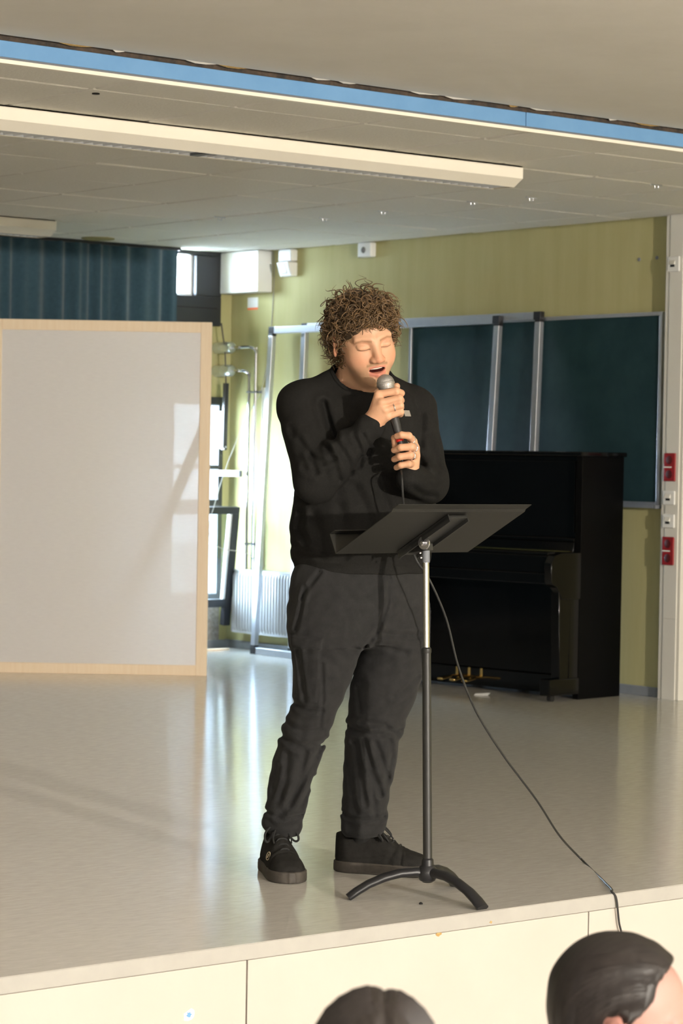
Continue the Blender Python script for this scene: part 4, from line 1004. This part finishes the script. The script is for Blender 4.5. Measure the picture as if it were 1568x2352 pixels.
folds_t = [([(893, 1322), (890, 1380), (868, 1440), (838, 1482)], .006, .006), ([(900, 1330), (902, 1390)], .005, .003), ([(868, 1450), (905, 1456), (960, 1460)], .009, .006), ([(845, 1470), (880, 1480), (930, 1500)], .010, .004), ([(700, 1345), (690, 1400), (680, 1440)], .006, .005), ([(735, 1310), (705, 1350), (695, 1370)], .006, .005),
           ([(668, 1612), (700, 1625), (740, 1628)], .008, .005), ([(640, 1690), (690, 1712), (748, 1704)], .010, .008), ([(655, 1660), (700, 1675), (735, 1668)], .008, .004), ([(735, 1715), (715, 1760), (685, 1810), (665, 1850)], .009, .008), ([(700, 1725), (690, 1780), (668, 1840), (640, 1880)], .010, .008), ([(660, 1730), (655, 1790), (638, 1850)], .009, .006), ([(720, 1790), (702, 1830), (688, 1860)], .007, .006), ([(640, 1760), (625, 1830)], .008, .004), ([(610, 1872), (650, 1884), (690, 1878)], .006, .006),
           ([(800, 1675), (850, 1690), (918, 1680)], .010, .008), ([(830, 1660), (880, 1665), (910, 1690)], .008, .006), ([(836, 1702), (850, 1760), (874, 1830)], .008, .010), ([(862, 1705), (880, 1760), (890, 1790)], .008, .007), ([(815, 1710), (822, 1780), (838, 1850)], .010, .008), ([(800, 1720), (806, 1800), (815, 1870)], .008, .005), ([(850, 1780), (858, 1840), (862, 1880)], .007, .006), ([(895, 1700), (900, 1740), (890, 1800)], .007, .005), ([(788, 1878), (830, 1890), (882, 1884)], .006, .006),
           ([(905, 1600), (935, 1580), (960, 1555)], .008, .005), ([(820, 1580), (826, 1640)], .006, .003), ([(740, 1520), (742, 1600), (735, 1660)], .005, .003), ([(685, 1490), (692, 1550), (700, 1600)], .007, .005)]
folds_t = [([L(x, y, -.05) for x, y in p], w, d) for p, w, d in folds_t]
flap = np.array([L(668, 1452, 0), L(742, 1458, 0), L(738, 1482, 0), L(668, 1476, 0)])[:, [0, 2]]
pock = np.array([L(672, 1478, 0), L(735, 1482, 0), L(728, 1605, 0), L(672, 1600, 0)])[:, [0, 2]]
def inpoly(P, poly, soft=.004):
    d = np.full(len(P), 1e9, f32); q = P[:, [0, 2]]; inside = np.ones(len(P), bool)
    area = sum(poly[i][0]*poly[(i+1) % 4][1]-poly[(i+1) % 4][0]*poly[i][1] for i in range(4)); sg = 1 if area > 0 else -1
    for i in range(4):
        a, b = A3(poly[i]), A3(poly[(i+1) % 4]); e = b-a; n = np.array([-e[1], e[0]], f32)/np.linalg.norm(e)*sg
        d = np.minimum(d, (q-a)@n)
    return 1/(1+np.exp(-d/soft*3))
def trous(P):
    a, b = loft(P, rl), loft(P, ll)
    legs = smin(a, b, .012); d = smin(loft(P, pel), legs, .035)
    front = P[:, 1] < .06
    for pts, w, dep in folds_t:
        q = seg2(P, pts); d = d+front*f32(dep)*(np.exp(-(q/w)**2)-.6*np.exp(-((q-1.9*w)/(1.0*w))**2))
    d = d-.009*inpoly(P, flap, .002)*front-.005*inpoly(P, pock, .003)*front
    low = np.clip((.75-P[:, 2])/.5, 0, 1)
    d = d+(.0014+.0016*low)*np.sin(P[:, 2]*70+4*np.sin(P[:, 0]*25)+P[:, 1]*20)*np.sin(P[:, 0]*60+2*np.sin(P[:, 2]*30))
    return d
z0 = L(0, 1926, .05)[2]
vs, F = sdf_mesh(trous, (L(585, 0, 0)[0], -.24, z0), (L(1010, 0, 0)[0], .26, L(0, 1285, 0)[2]), .004)
tr = obj_np('trousers', vs, F, M['twill'], person)

# ---- shoes
def shoe_fn(heel, toe):
    heel, toe = V(*heel), V(*toe); ax = unit((toe-heel)*[1, 1, 0]); ay = V(-ax[1], ax[0], 0); Ls = .300
    Rm = np.stack([ax, ay, V(0, 0, 1)], 1)
    def loc(P): return (P-A3(heel))@np.asarray(Rm, f32)
    xs = np.array([0, .008, .03, .07, .12, .18, .225, .255, .278, .289, .292]); ws = np.array([.010, .028, .041, .0440, .0455, .0520, .0545, .0500, .039, .022, .005])
    hx = np.array([0, .03, .06, .10, .13, .16, .19, .225, .26, .285, .292]); hz = np.array([.112, .124, .128, .130, .124, .108, .088, .072, .062, .048, .036])
    xs = np.linspace(0, .300, 61); ws = np.interp(xs, [.03, .07, .12, .18, .225, .24], [.042, .0440, .0455, .0520, .0545, .0548])
    ws = np.where(xs < .045, .0425*np.sqrt(np.clip(1-((.045-xs)/.046)**2, .0, 1)), ws); ws = np.where(xs > .225, .0545*np.sqrt(np.clip(1-((xs-.225)/.0755)**2, 0, 1)), ws)
    def sole(P):
        q = loc(P); w = np.interp(q[:, 0], xs, ws).astype(f32)+.004
        ex = np.maximum(-q[:, 0]-.004, q[:, 0]-.304)
        dz = np.abs(q[:, 2]-.017)-.017
        r = smax(np.maximum(np.abs(q[:, 1])-w, ex)*.9, dz, .006)
        return r+.0008*np.exp(-((q[:, 2]-.026)/.0015)**2)
    def upper(P):
        q = loc(P); w = np.interp(q[:, 0], xs, ws).astype(f32); hh = np.interp(q[:, 0], hx, hz).astype(f32)
        z = np.clip(q[:, 2]-.02, 0, None); nar = 1-.30*np.clip(z/.10, 0, 1)**1.3*np.clip(1.25-q[:, 0]/.30, .3, 1)
        d = ((np.abs(q[:, 1])/(w*nar+1e-4))**2.6+(z/(hh-.02))**2.6)**(1/2.6)-1
        d = d*np.minimum(w, hh-.02)*.85; d = np.maximum(d, np.maximum(.012-q[:, 2], np.maximum(-q[:, 0], q[:, 0]-.300)))
        # ankle opening, toe cap seam and side panel seam
        d = smax(d, -cone(P, heel+ax*.055+V(0, 0, .30), heel+ax*.060+V(0, 0, .120), .05, .030), .006)
        d = d+.0022*np.exp(-((q[:, 0]-.208-.10*np.abs(q[:, 1]))/.003)**2)+.0016*np.exp(-((q[:, 2]-.046-.10*(q[:, 0]-.10))/.0022)**2)*((q[:, 0] < .2))
        return d+.0012*np.sin(q[:, 0]*190+3*np.sin(q[:, 1]*60))*np.exp(-((q[:, 0]-.19)/.03)**2)
    return sole, upper, heel, ax, ay
def make_shoe(heel, toe, side):
    sole, upper, h, ax, ay = shoe_fn(heel, toe)
    lo = np.minimum(h, h+ax*.29)-.08; hi = np.maximum(h, h+ax*.29)+.08; lo[2] = -.01; hi[2] = .155
    v, f_ = sdf_mesh(upper, lo, hi, .003); s = obj_np('shoe', v, f_, M['shoe'], person)
    v, f_ = sdf_mesh(sole, lo, hi, .003); obj_np('sole', v, f_, M['sole'], s)
    # laces
    mb = MB()
    for k in range(5):
        x = .118+k*.020; zz = np.interp(x, [.10, .13, .16, .19, .225], [.130, .125, .109, .090, .074])
        y = .020-.001*k; sgn = 1 if k % 2 else -1
        pts = [h+ax*(x-.004*sgn)-ay*y+V(0, 0, zz-.010), h+ax*x-ay*y*.5+V(0, 0, zz-.001), h+ax*x+ay*y*.5+V(0, 0, zz-.001), h+ax*(x+.004*sgn)+ay*y+V(0, 0, zz-.010)]
        mb.tube(spline(pts, 4), .0032, 6)
    b = h+ax*.112+V(0, 0, .132)
    for sg in (-1, 1):
        pts = [b, b+ay*sg*.022+ax*.012+V(0, 0, .010), b+ay*sg*.046+ax*.030-V(0, 0, .006), b+ay*sg*.050+ax*.044-V(0, 0, .026), b+ay*sg*.038+ax*.036-V(0, 0, .030), b+ay*sg*.016+ax*.012-V(0, 0, .004), b]
        mb.tube(spline(pts, 6), .0034, 6)
        pts = [b, b+ay*sg*.012+ax*.02+V(0, 0, .006), b+ay*sg*.026+ax*.045-V(0, 0, .018), b+ay*sg*.026+ax*.058-V(0, 0, .034)]
        mb.tube(spline(pts, 5), .0026, 6)
    mb.lathe(b-V(0, 0, .004), (0, 0, 1), [(0, .006), (.006, .009), (.012, .005)], 10)
    mb_local('laces', mb, M['lace'], s)
    return s, upper
sr_, rup = make_shoe(SG.F(620, 1992), SG.F(684, 2042), 0)
sl_, lup = make_shoe(SG.F(770, 1998), SG.F(1003, 2013), 1)
p, n = SG.march(rup, 616, 1966, -.3, .3); e1 = unit(np.cross(V(0, 0, 1), n)); e2 = np.cross(n, e1)
mb = MB().torus(p+n*.0004, n, .0120, .0011, 24, 6)
pts = [p+e1*x+e2*y+n*.0004 for x, y in ((-.004, -.007), (-.001, -.001), (.0005, -.006), (.0035, .004), (.001, .007), (-.002, .002))]
mb.prism(pts, n*.0012); mb_local('round_emblem', mb, M['goldprint'], sr_)
# ankles / socks
for a, b in ((L(648, 1900, .05), L(645, 1935, .075)), (L(836, 1905, .06), L(826, 1945, .085))):
    mb_local('sock', MB().tube([a, (a+b)/2, b], [.034, .028, .022], 16), M['lace'], person)
# ------------------------------------------------------------------ music stand
da, dt, DW, DL = math.radians(39.3), math.radians(27.6), .493, .300
dw = math.cos(da)*CR+math.sin(da)*CFH
df = math.sin(da)*CR-math.cos(da)*CFH                       # towards the audience
dtv = df*math.cos(dt)+V(0, 0, 1)*math.sin(dt)               # up the desk
dn = np.cross(dw, dtv)                                      # normal
if dn@df < 0: dn = -dn                                      # back side of the desk, facing the audience
DCc = on_d(997.6, 1216.9, 6.97)
feet = [on_z(800, 2066, 0), on_z(1108, 2090, 0), on_z(1048, 2037, 0)]
hub = on_d(981, 2022, 6.985); hub[2] = .072
ptop = on_d(978, 1262, 6.985); pbot = on_d(982, 2018, 6.985)
stand = thing('music_stand', 'black orchestra music stand with tilted desk and tripod base at the stage edge', 'music stand', (hub[0], hub[1], 0))
pd = unit(ptop-pbot)
def pz(py): return pbot+pd*((on_d(980, py, 6.985)[2]-pbot[2])/pd[2])
obj('lower_tube', MB().lathe(pz(2000), pd, [(0, .0130), (np.linalg.norm(pz(1492)-pz(2000)), .0122)], 20), M['blackmetal'], stand)
obj('tube_collar', MB().lathe(pz(1500), pd, [(0, .0125), (.002, .0135), (.012, .0135), (.016, .0105)], 20), M['blackmetal'], stand)
obj('upper_tube', MB().lathe(pz(1494), pd, [(0, .0088), (np.linalg.norm(pz(1280)-pz(1494)), .0088)], 20), M['chrome'], stand)
obj('top_sleeve', MB().lathe(pz(1292), pd, [(0, .0098), (.001, .0105), (.040, .0105), (.041, .009)], 20), M['steelgrey'], stand)
obj('socket', MB().lathe(pz(2012), pd, [(0, .0185), (.03, .0175), (.046, .0165), (.050, .0132)], 20), M['blackplastic'], stand)
obj('hub', MB().lathe(hub-V(0, 0, .028), (0, 0, 1), [(0, .012), (.006, .022), (.024, .030), (.036, .028), (.048, .019)], 20), M['blackplastic'], stand)
for ft in feet:
    o2 = (ft-hub)*[1, 1, 0]; Lf = np.linalg.norm(o2); o2 = o2/Lf; sd_ = V(-o2[1], o2[0], 0)
    prof = [(0.0, .070), (.15, .074), (.35, .071), (.55, .060), (.75, .042), (.90, .022), (1.0, .005)]
    vs = []; n = 12
    for k, (t, z) in enumerate(prof):
        z2 = prof[min(k+1, len(prof)-1)]; z1 = prof[max(k-1, 0)]
        tg = unit(o2*(z2[0]-z1[0])*Lf+V(0, 0, z2[1]-z1[1])); up = np.cross(sd_, tg)
        if up[2] < 0: up = -up
        c = hub*[1, 1, 0]+o2*t*Lf+V(0, 0, z)
        wv = .0150+.006*t; hv_ = .0135-.002*t
        for q in range(n): a = 2*PI*q/n; vs.append(c+sd_*wv*math.cos(a)+up*hv_*math.sin(a))
    vs = [V(p[0], p[1], max(p[2], .0005)) for p in vs]
    fs = [(i*n+k, i*n+(k+1) % n, (i+1)*n+(k+1) % n, (i+1)*n+k) for i in range(len(prof)-1) for k in range(n)]+[tuple(range(n))[::-1], tuple(range((len(prof)-1)*n, len(prof)*n))]
    obj('leg', MB().add(vs, fs), M['blackplastic'], stand, smooth=50)
def dpt(u, t, n): return DCc+dw*u+dtv*t+dn*n
def dbox(name, u0, u1, t0, t1, n0, n1, m, bev=.001, parent=None):
    return obj(name, MB().obox(dpt((u0+u1)/2, (t0+t1)/2, (n0+n1)/2), dw, dtv, dn, ((u1-u0)/2, (t1-t0)/2, (n1-n0)/2)), m, parent or stand, smooth=0, bevel=bev)
desk = dbox('desk', -DW/2, DW/2, -DL/2, DL/2-.034, -.001, .001, M['desk'], .0005)
# stiffening fold along the top edge
a_, b_ = DL/2-.034, DL/2
lo4 = [dpt(-DW/2, a_, -.001), dpt(DW/2, a_, -.001), dpt(DW/2, a_+.008, -.006), dpt(-DW/2, a_+.008, -.006)]
obj('top_fold', MB().hexa(lo4, [p+dn*.002 for p in lo4]).obox(dpt(0, (a_+.008+b_)/2, -.005), dw, dtv, dn, (DW/2, (b_-a_-.008)/2, .001)), M['desk'], stand, smooth=0)
# shelf towards the player and its lip
obj('shelf', MB().obox(dpt(0, -DL/2+.001, -.030), dw, dtv, dn, (DW/2, .001, .030)), M['desk'], stand, smooth=0)
obj('shelf_lip', MB().obox(dpt(0, -DL/2+.013, -.060), dw, dtv, dn, (DW/2, .012, .001)), M['desk'], stand, smooth=0)
# spine on the back of the desk with knob
c0 = dpt(0, -DL/2+.055, 0)
obj('spine', MB().obox(dpt(0.0, -.015, .010), dw, dtv, dn, (.036, DL/2-.030, .004)).obox(dpt(.034, -.015, .014), dw, dtv, dn, (.002, DL/2-.030, .011)).obox(dpt(-.034, -.015, .014), dw, dtv, dn, (.002, DL/2-.030, .011)), M['blackmetal'], stand, smooth=0, bevel=.001)
jt = ptop+V(0, 0, .006)
obj('tilt_bracket', MB().obox((jt+dpt(0, -DL/2+.05, .012))/2, dw, unit(dpt(0, -DL/2+.05, .012)-jt), np.cross(dw, unit(dpt(0, -DL/2+.05, .012)-jt)), (.012, np.linalg.norm(dpt(0, -DL/2+.05, .012)-jt)/2+.02, .010)), M['blackmetal'], stand, smooth=0, bevel=.002)
kp = on_d(973, 1247, 6.955); ka = unit(-CFH*.8-CR*.6)
obj('tilt_knob', MB().lathe(kp-ka*.004, ka, [(0, .0185), (.002, .0195), (.005, .0185), (.0055, .0075), (.014, .0075), (.016, .005)], 24), M['chrome'], stand)
for px, py in ((965, 1270), (967, 1281)):
    q = on_d(px, py, 6.965); obj('screw', MB().lathe(q, -CFH, [(0, .0032), (.004, .0032), (.005, .002)], 10), M['chrome'], stand)

# ------------------------------------------------------------------ microphone and its cable
def W_(p): return SG.O+CR*p[0]+CFH*p[1]+V(0, 0, p[2])
mh, mt = W_(MH), W_(MT); md = unit(mt-mh); mlen = np.linalg.norm(mt-mh)
mic = thing('microphone', 'black handheld microphone with silver ball grille held at the mouth', 'microphone', tuple(mt), 0)
obj('grille', MB().lathe(mh-md*.026, md, [(0, .002), (.002, .009), (.006, .0165), (.013, .0225), (.022, .0255), (.031, .0252), (.040, .0228), (.046, .0205)], 32), M['grille'], mic)
obj('grille_ring', MB().lathe(mh-md*.0, md, [(0, .0258), (.001, .0264), (.005, .0264), (.006, .0256)], 32), M['grille'], mic)
obj('handle', MB().lathe(mh+md*.019, md, [(0, .0205), (.004, .0205), (.010, .0185), (.075, .0135), (mlen-.079, .0120), (mlen-.069, .0116)], 28), M['micbody'], mic)
obj('plug_sleeve', MB().lathe(mh+md*(mlen-.072), md, [(0, .0118), (.002, .0120), (.016, .0118), (.018, .0100)], 24), M['chrome'], mic)
obj('red_band', MB().lathe(mh+md*(mlen-.046), md, [(0, .0104), (.001, .0110), (.020, .0110), (.021, .0100)], 24), M['redband'], mic)
obj('plug_boot', MB().lathe(mh+md*(mlen-.026), md, [(0, .0100), (.02, .0095), (.045, .0060), (.055, .0040)], 20), M['micbody'], mic)
cs = mt+md*.012
fl1, fl2 = on_z(1340, 1982, 0), on_z(1400, 2041, 0); ed = V(on_z(1424, 2056, 0)[0], YE-.004, .004)
pts = [cs, on_d(921, 1076, 7.065), on_d(922.5, 1098, 7.02), on_d(927, 1165, 7.03), on_d(935, 1225, 7.08), on_d(955, 1285, 7.09), on_d(985, 1330, 7.09), on_d(1024, 1420, 7.12), on_d(1052, 1530, 7.15), on_d(1092, 1632, 7.20), on_d(1152, 1730, 7.28), on_d(1232, 1838, 7.40), on_d(1285, 1920, 7.53), fl1+V(0, 0, .004), fl2+V(0, 0, .004), ed+V(0, .012, .002), V(ed[0]+.004, YE-.008, -.012), V(ed[0]+.015, YE-.010, -.08), V(ed[0]+.03, YE-.012, -.15), V(ed[0]+.05, YE-.014, -.4), V(ed[0]+.02, YE-.05, HALL+.006), V(ed[0]-.3, YE-.25, HALL+.006)]
one('microphone_cable', MB().tube(spline(pts, 8), .0032, 8), M['cable'], 'thin black microphone cable running across the stage and over its edge', 'cable', tuple(fl2))
# crumb of dirt on the stage floor
a = on_z(966, 2077, 0); one('dirt_crumb', MB().lathe(a, (0, 0, 1), [(0, .005), (.003, .006), (.006, .002)], 7), M['darkgap'], 'small dark crumb on the floor beside the music stand foot', 'crumb', tuple(a))

# ------------------------------------------------------------------ audience
def seated(fig, name, label, yaw, pitch, roll, HOa, s, hairfn, hair_lo, hair_hi, cloth, hc, strands, base, closed):
    t = fig.thing(name, label, 'person')
    R_ = rot('z', yaw)@rot('x', pitch)@rot('y', roll)
    th_ = lambda P: ((P-A3(HOa))@np.asarray(R_, f32))/f32(s)
    fh = lambda q: HOa+R_@(np.asarray(q, float)*s)
    nb = HOa+V(0, -.01, -.23*s)
    def skin(P):
        d = head_sdf(th_(P), mouth=0)*s
        d = smin(d, cone(P, fh((0, .03, -.06)), nb, .05*s, .055*s), .02)
        return d
    v, f_ = sdf_mesh(skin, HOa-[.15, .15, .27*s], HOa+.15, .0028)
    c = head_color(th_(v.astype(f32)).astype(float), base, brow=(.05, .03, .02), stubble=0, lips=(.5, .2, .17))
    obj_np('body', v, f_, M['skin'], t, c)
    for sx in (-1, 1):     # open eyes
        e = fh((sx*.031, -.0755, .001)); g = R_@V(sx*.15, -1, 0)
        eb = mb_local('eye', MB().lathe(e+g*.0, g, [(0, .011*s), (.006*s, .010*s), (.010*s, .006*s), (.0118*s, .0005)], 16), M['eye'], t)
        mb_local('iris', MB().lathe(e+g*.0098*s, g, [(0, .0058*s), (.0019*s, .004*s), (.0024*s, .0005)], 14), M['iris'], eb)
    hf = lambda P: hairfn(th_(P))*s
    v, f_ = sdf_mesh(hf, HOa+V(*hair_lo)*s, HOa+V(*hair_hi)*s, .0036)
    rr = np.random.default_rng(5); tone = np.clip(.5+.5*np.sin(th_(v.astype(f32))[:, 0]*420+th_(v.astype(f32))[:, 1]*260), 0, 1)
    ho = obj_np('hair', v, f_, M['darkhair'], t, np.asarray(hc)*(.75+.5*tone[:, None]))
    mb = MB(); strands(mb, fh, hf, rr)
    so = mb_local('hair_strands', mb, MATS['dark_hair_strand'], ho); so['kind'] = 'stuff'
    # clothes: pullover, trousers (sitting towards the stage)
    pelv = V(HOa[0], HOa[1]-.04, HALL-fig.O[2]+.53); ch = nb+V(0, 0, -.16)
    def top(P):
        d = ell(P, (ch+pelv)/2+V(0, 0, .02), (.17, .115, .30))
        d = smin(d, cone(P, nb+V(-.13, 0, -.075), nb+V(.13, 0, -.075), .06, .06), .05)
        for sx in (-1, 1):
            d = smin(d, chain(P, [nb+V(sx*.15, 0, -.09), nb+V(sx*.20, .03, -.33), nb+V(sx*.10, .24, -.42)], [.055, .048, .035]), .02)
        return smax(d, -cone(P, nb+V(0, 0, .1), nb-V(0, 0, .0), .058, .060), .008)
    v, f_ = sdf_mesh(top, pelv-[.32, .2, .12], V(pelv[0]+.32, pelv[1]+.42, nb[2]+.03), .013); obj_np('pullover', v, f_, cloth, t)
    fz = HALL-fig.O[2]
    def legs(P):
        d = ell(P, pelv-V(0, 0, .03), (.17, .13, .10))
        for sx in (-1, 1): d = smin(d, chain(P, [pelv+V(sx*.08, 0, -.02), pelv+V(sx*.10, .40, -.01), V(pelv[0]+sx*.10, pelv[1]+.40, fz+.09)], [.085, .065, .05]), .03)
        return d
    v, f_ = sdf_mesh(legs, V(pelv[0]-.3, pelv[1]-.2, fz), V(pelv[0]+.3, pelv[1]+.55, pelv[2]+.15), .014); obj_np('trousers', v, f_, M['twill'], t)
    for sx in (-1, 1):
        q = V(pelv[0]+sx*.10, pelv[1]+.36, fz); _, up_, h_, ax_, ay_ = shoe_fn(q, q+V(0, .3, 0)); v, f_ = sdf_mesh(up_, q-[.08, .03, .01], q+[.08, .33, .13], .006); obj_np('shoe', v, f_, M['shoe'], t)
    # chair
    w0 = fig.O+CR*pelv[0]+CFH*pelv[1]; sz = HALL+.445
    c_ = thing('chair', label.replace('person', 'chair under the person').split(' watching')[0].split(' looking')[0], 'chair', (w0[0], w0[1], HALL), YAW-PI/2)
    lm = lambda u, v_, z: w0*[1, 1, 0]+CR*u+CFH*v_+V(0, 0, z)
    obj('seat', MB().obox(lm(0, .04, sz-.0), CR, CFH, (0, 0, 1), (.20, .20, .010)), M['seatwood'], c_, smooth=0, bevel=.008)
    obj('backrest', MB().obox(lm(0, -.185, sz+.33), CR, CFH, (0, 0, 1), (.19, .008, .09)), M['seatwood'], c_, smooth=0, bevel=.006)
    for u in (-.18, .18):
        obj('leg', MB().tube([lm(u, .22, HALL), lm(u, .20, sz-.01)], .011, 10), M['steelgrey'], c_); obj('leg', MB().tube([lm(u, -.20, HALL), lm(u, -.17, sz), lm(u, -.196, sz+.40)], .011, 10), M['steelgrey'], c_)
    return t
mat('dark_hair_strand', (.014, .011, .010), .45, c2=(.024, .019, .017), scale=30, spec=.4)
# A: seen from behind, middle parting
FA = Fig(862, 2400, HALL, 3.20); HA = FA.L(864, 2245, 0)-V(0, 0, .135)
def hairA(Q):
    d = ell(Q, (0, .016, .034), (.098, .112, .106))
    d = smin(d, ell(Q, (0, .045, -.09), (.095, .075, .16)), .04)
    d = smax(d, -ell(Q, (0, -.15, -.10), (.088, .13, .16)), .015)
    d = d+.006*np.exp(-((Q[:, 0]+.012)/.007)**2)*(Q[:, 2] > .05)
    a = np.arctan2(Q[:, 1]-.02, np.abs(Q[:, 0]+.012)+.02)
    return d+.0006*np.sin(a*34+3*np.sin(Q[:, 2]*20))+.0003*np.sin(a*90)
def drape_strands(mb, fh, hf, paths, c, r0, r1, rr):     # pull whole strands down on to the hair surface
    P = np.array(paths); sh = P.shape; Q = c+(P.reshape(-1, 3)-c)/np.linalg.norm(P.reshape(-1, 3)-c, axis=1)[:, None]*.2
    dr = (Q-c)/np.linalg.norm(Q-c, axis=1)[:, None]; W = np.array([fh(q) for q in Q]); dW = np.array([fh(q+d)-fh(q) for q, d in zip(Q, dr)])
    sc = np.linalg.norm(dW, axis=1)[:, None]; dW = dW/sc
    for _ in range(10): W = W-dW*(hf(W.astype(f32))[:, None]-.0003)*.9
    W = W.reshape(sh); ok = np.abs(hf(W.reshape(-1, 3).astype(f32)).reshape(sh[:2])) < .004
    for w, o in zip(W, ok):
        k = len(o) if o.all() else int(np.argmin(o))
        if k > 4: mb.tube(list(w[:k]), rr.uniform(r0, r1), 4, cap=False)
def strA(mb, fh, hf, rr):
    paths = []
    for k in range(800):
        sx = rr.choice([-1, 1]); y0 = rr.uniform(-.06, .10); dy = rr.uniform(-.01, .06); w = rr.uniform(0, .004); ph = rr.uniform(0, 6)
        paths.append([V(-.012+sx*(.004+.12*math.sin(t*1.5)), y0+dy*t+w*math.sin(5*t+ph), .135-.20*t*t) for t in np.linspace(0, 1, 10)])
    drape_strands(mb, fh, hf, paths, V(0, .02, .0), .0004, .0009, rr)
seated(FA, 'person', 'person with dark parted hair seen from behind watching the stage', PI, .10, 0, HA, .88, hairA, (-.16, -.19, -.30), (.16, .19, .18), M['cloth1'], (.016, .012, .010), strA, (.60, .38, .28), False)
# B: profile, short dark swept hair
FB = Fig(1420, 2400, HALL, 3.90); HB = FB.L(1444, 2352, 0)
def hairB(Q):
    d = ell(Q, (0, .022, .040), (.090, .112, .102))
    d = smin(d, ell(Q, (0, .070, -.015), (.070, .050, .075)), .03)
    d = smax(d, (-.004-.45*Q[:, 2]-Q[:, 1])*.9+.004*np.sin(Q[:, 2]*90), .008)
    ax = np.abs(Q[:, 0])
    d = smax(d, -ell(np.stack([ax, Q[:, 1], Q[:, 2]], 1), (.095, .020, -.014), (.036, .035, .048)), .006)
    d = smax(d, -.085-Q[:, 2], .01)
    u = Q[:, 2]*1.0+Q[:, 1]*.85
    return d+.0005*np.sin(u*110+2*np.sin(Q[:, 1]*30))
def strB(mb, fh, hf, rr):
    paths = []
    for k in range(1100):
        z0 = rr.uniform(.02, .20); sx = rr.choice([-1, -1, -1, 1]); w = rr.uniform(0, .005); ph = rr.uniform(0, 6); sl = rr.uniform(.10, .20)
        paths.append([V(sx*(.05+.05*math.sin(t*PI)), -.085+.20*t, z0-sl*t+.06*math.sin(t*PI)+w*math.sin(5*t+ph)) for t in np.linspace(0, 1, 11)])
    drape_strands(mb, fh, hf, paths, V(0, .025, .01), .0004, .0009, rr)
seated(FB, 'person', 'person with short dark hair and bare ear in profile looking along the stage', math.radians(80), .12, 0, HB, 1.0, hairB, (-.18, -.18, -.16), (.18, .18, .18), M['cloth2'], (.014, .011, .010), strB, (.33, .19, .155), False)
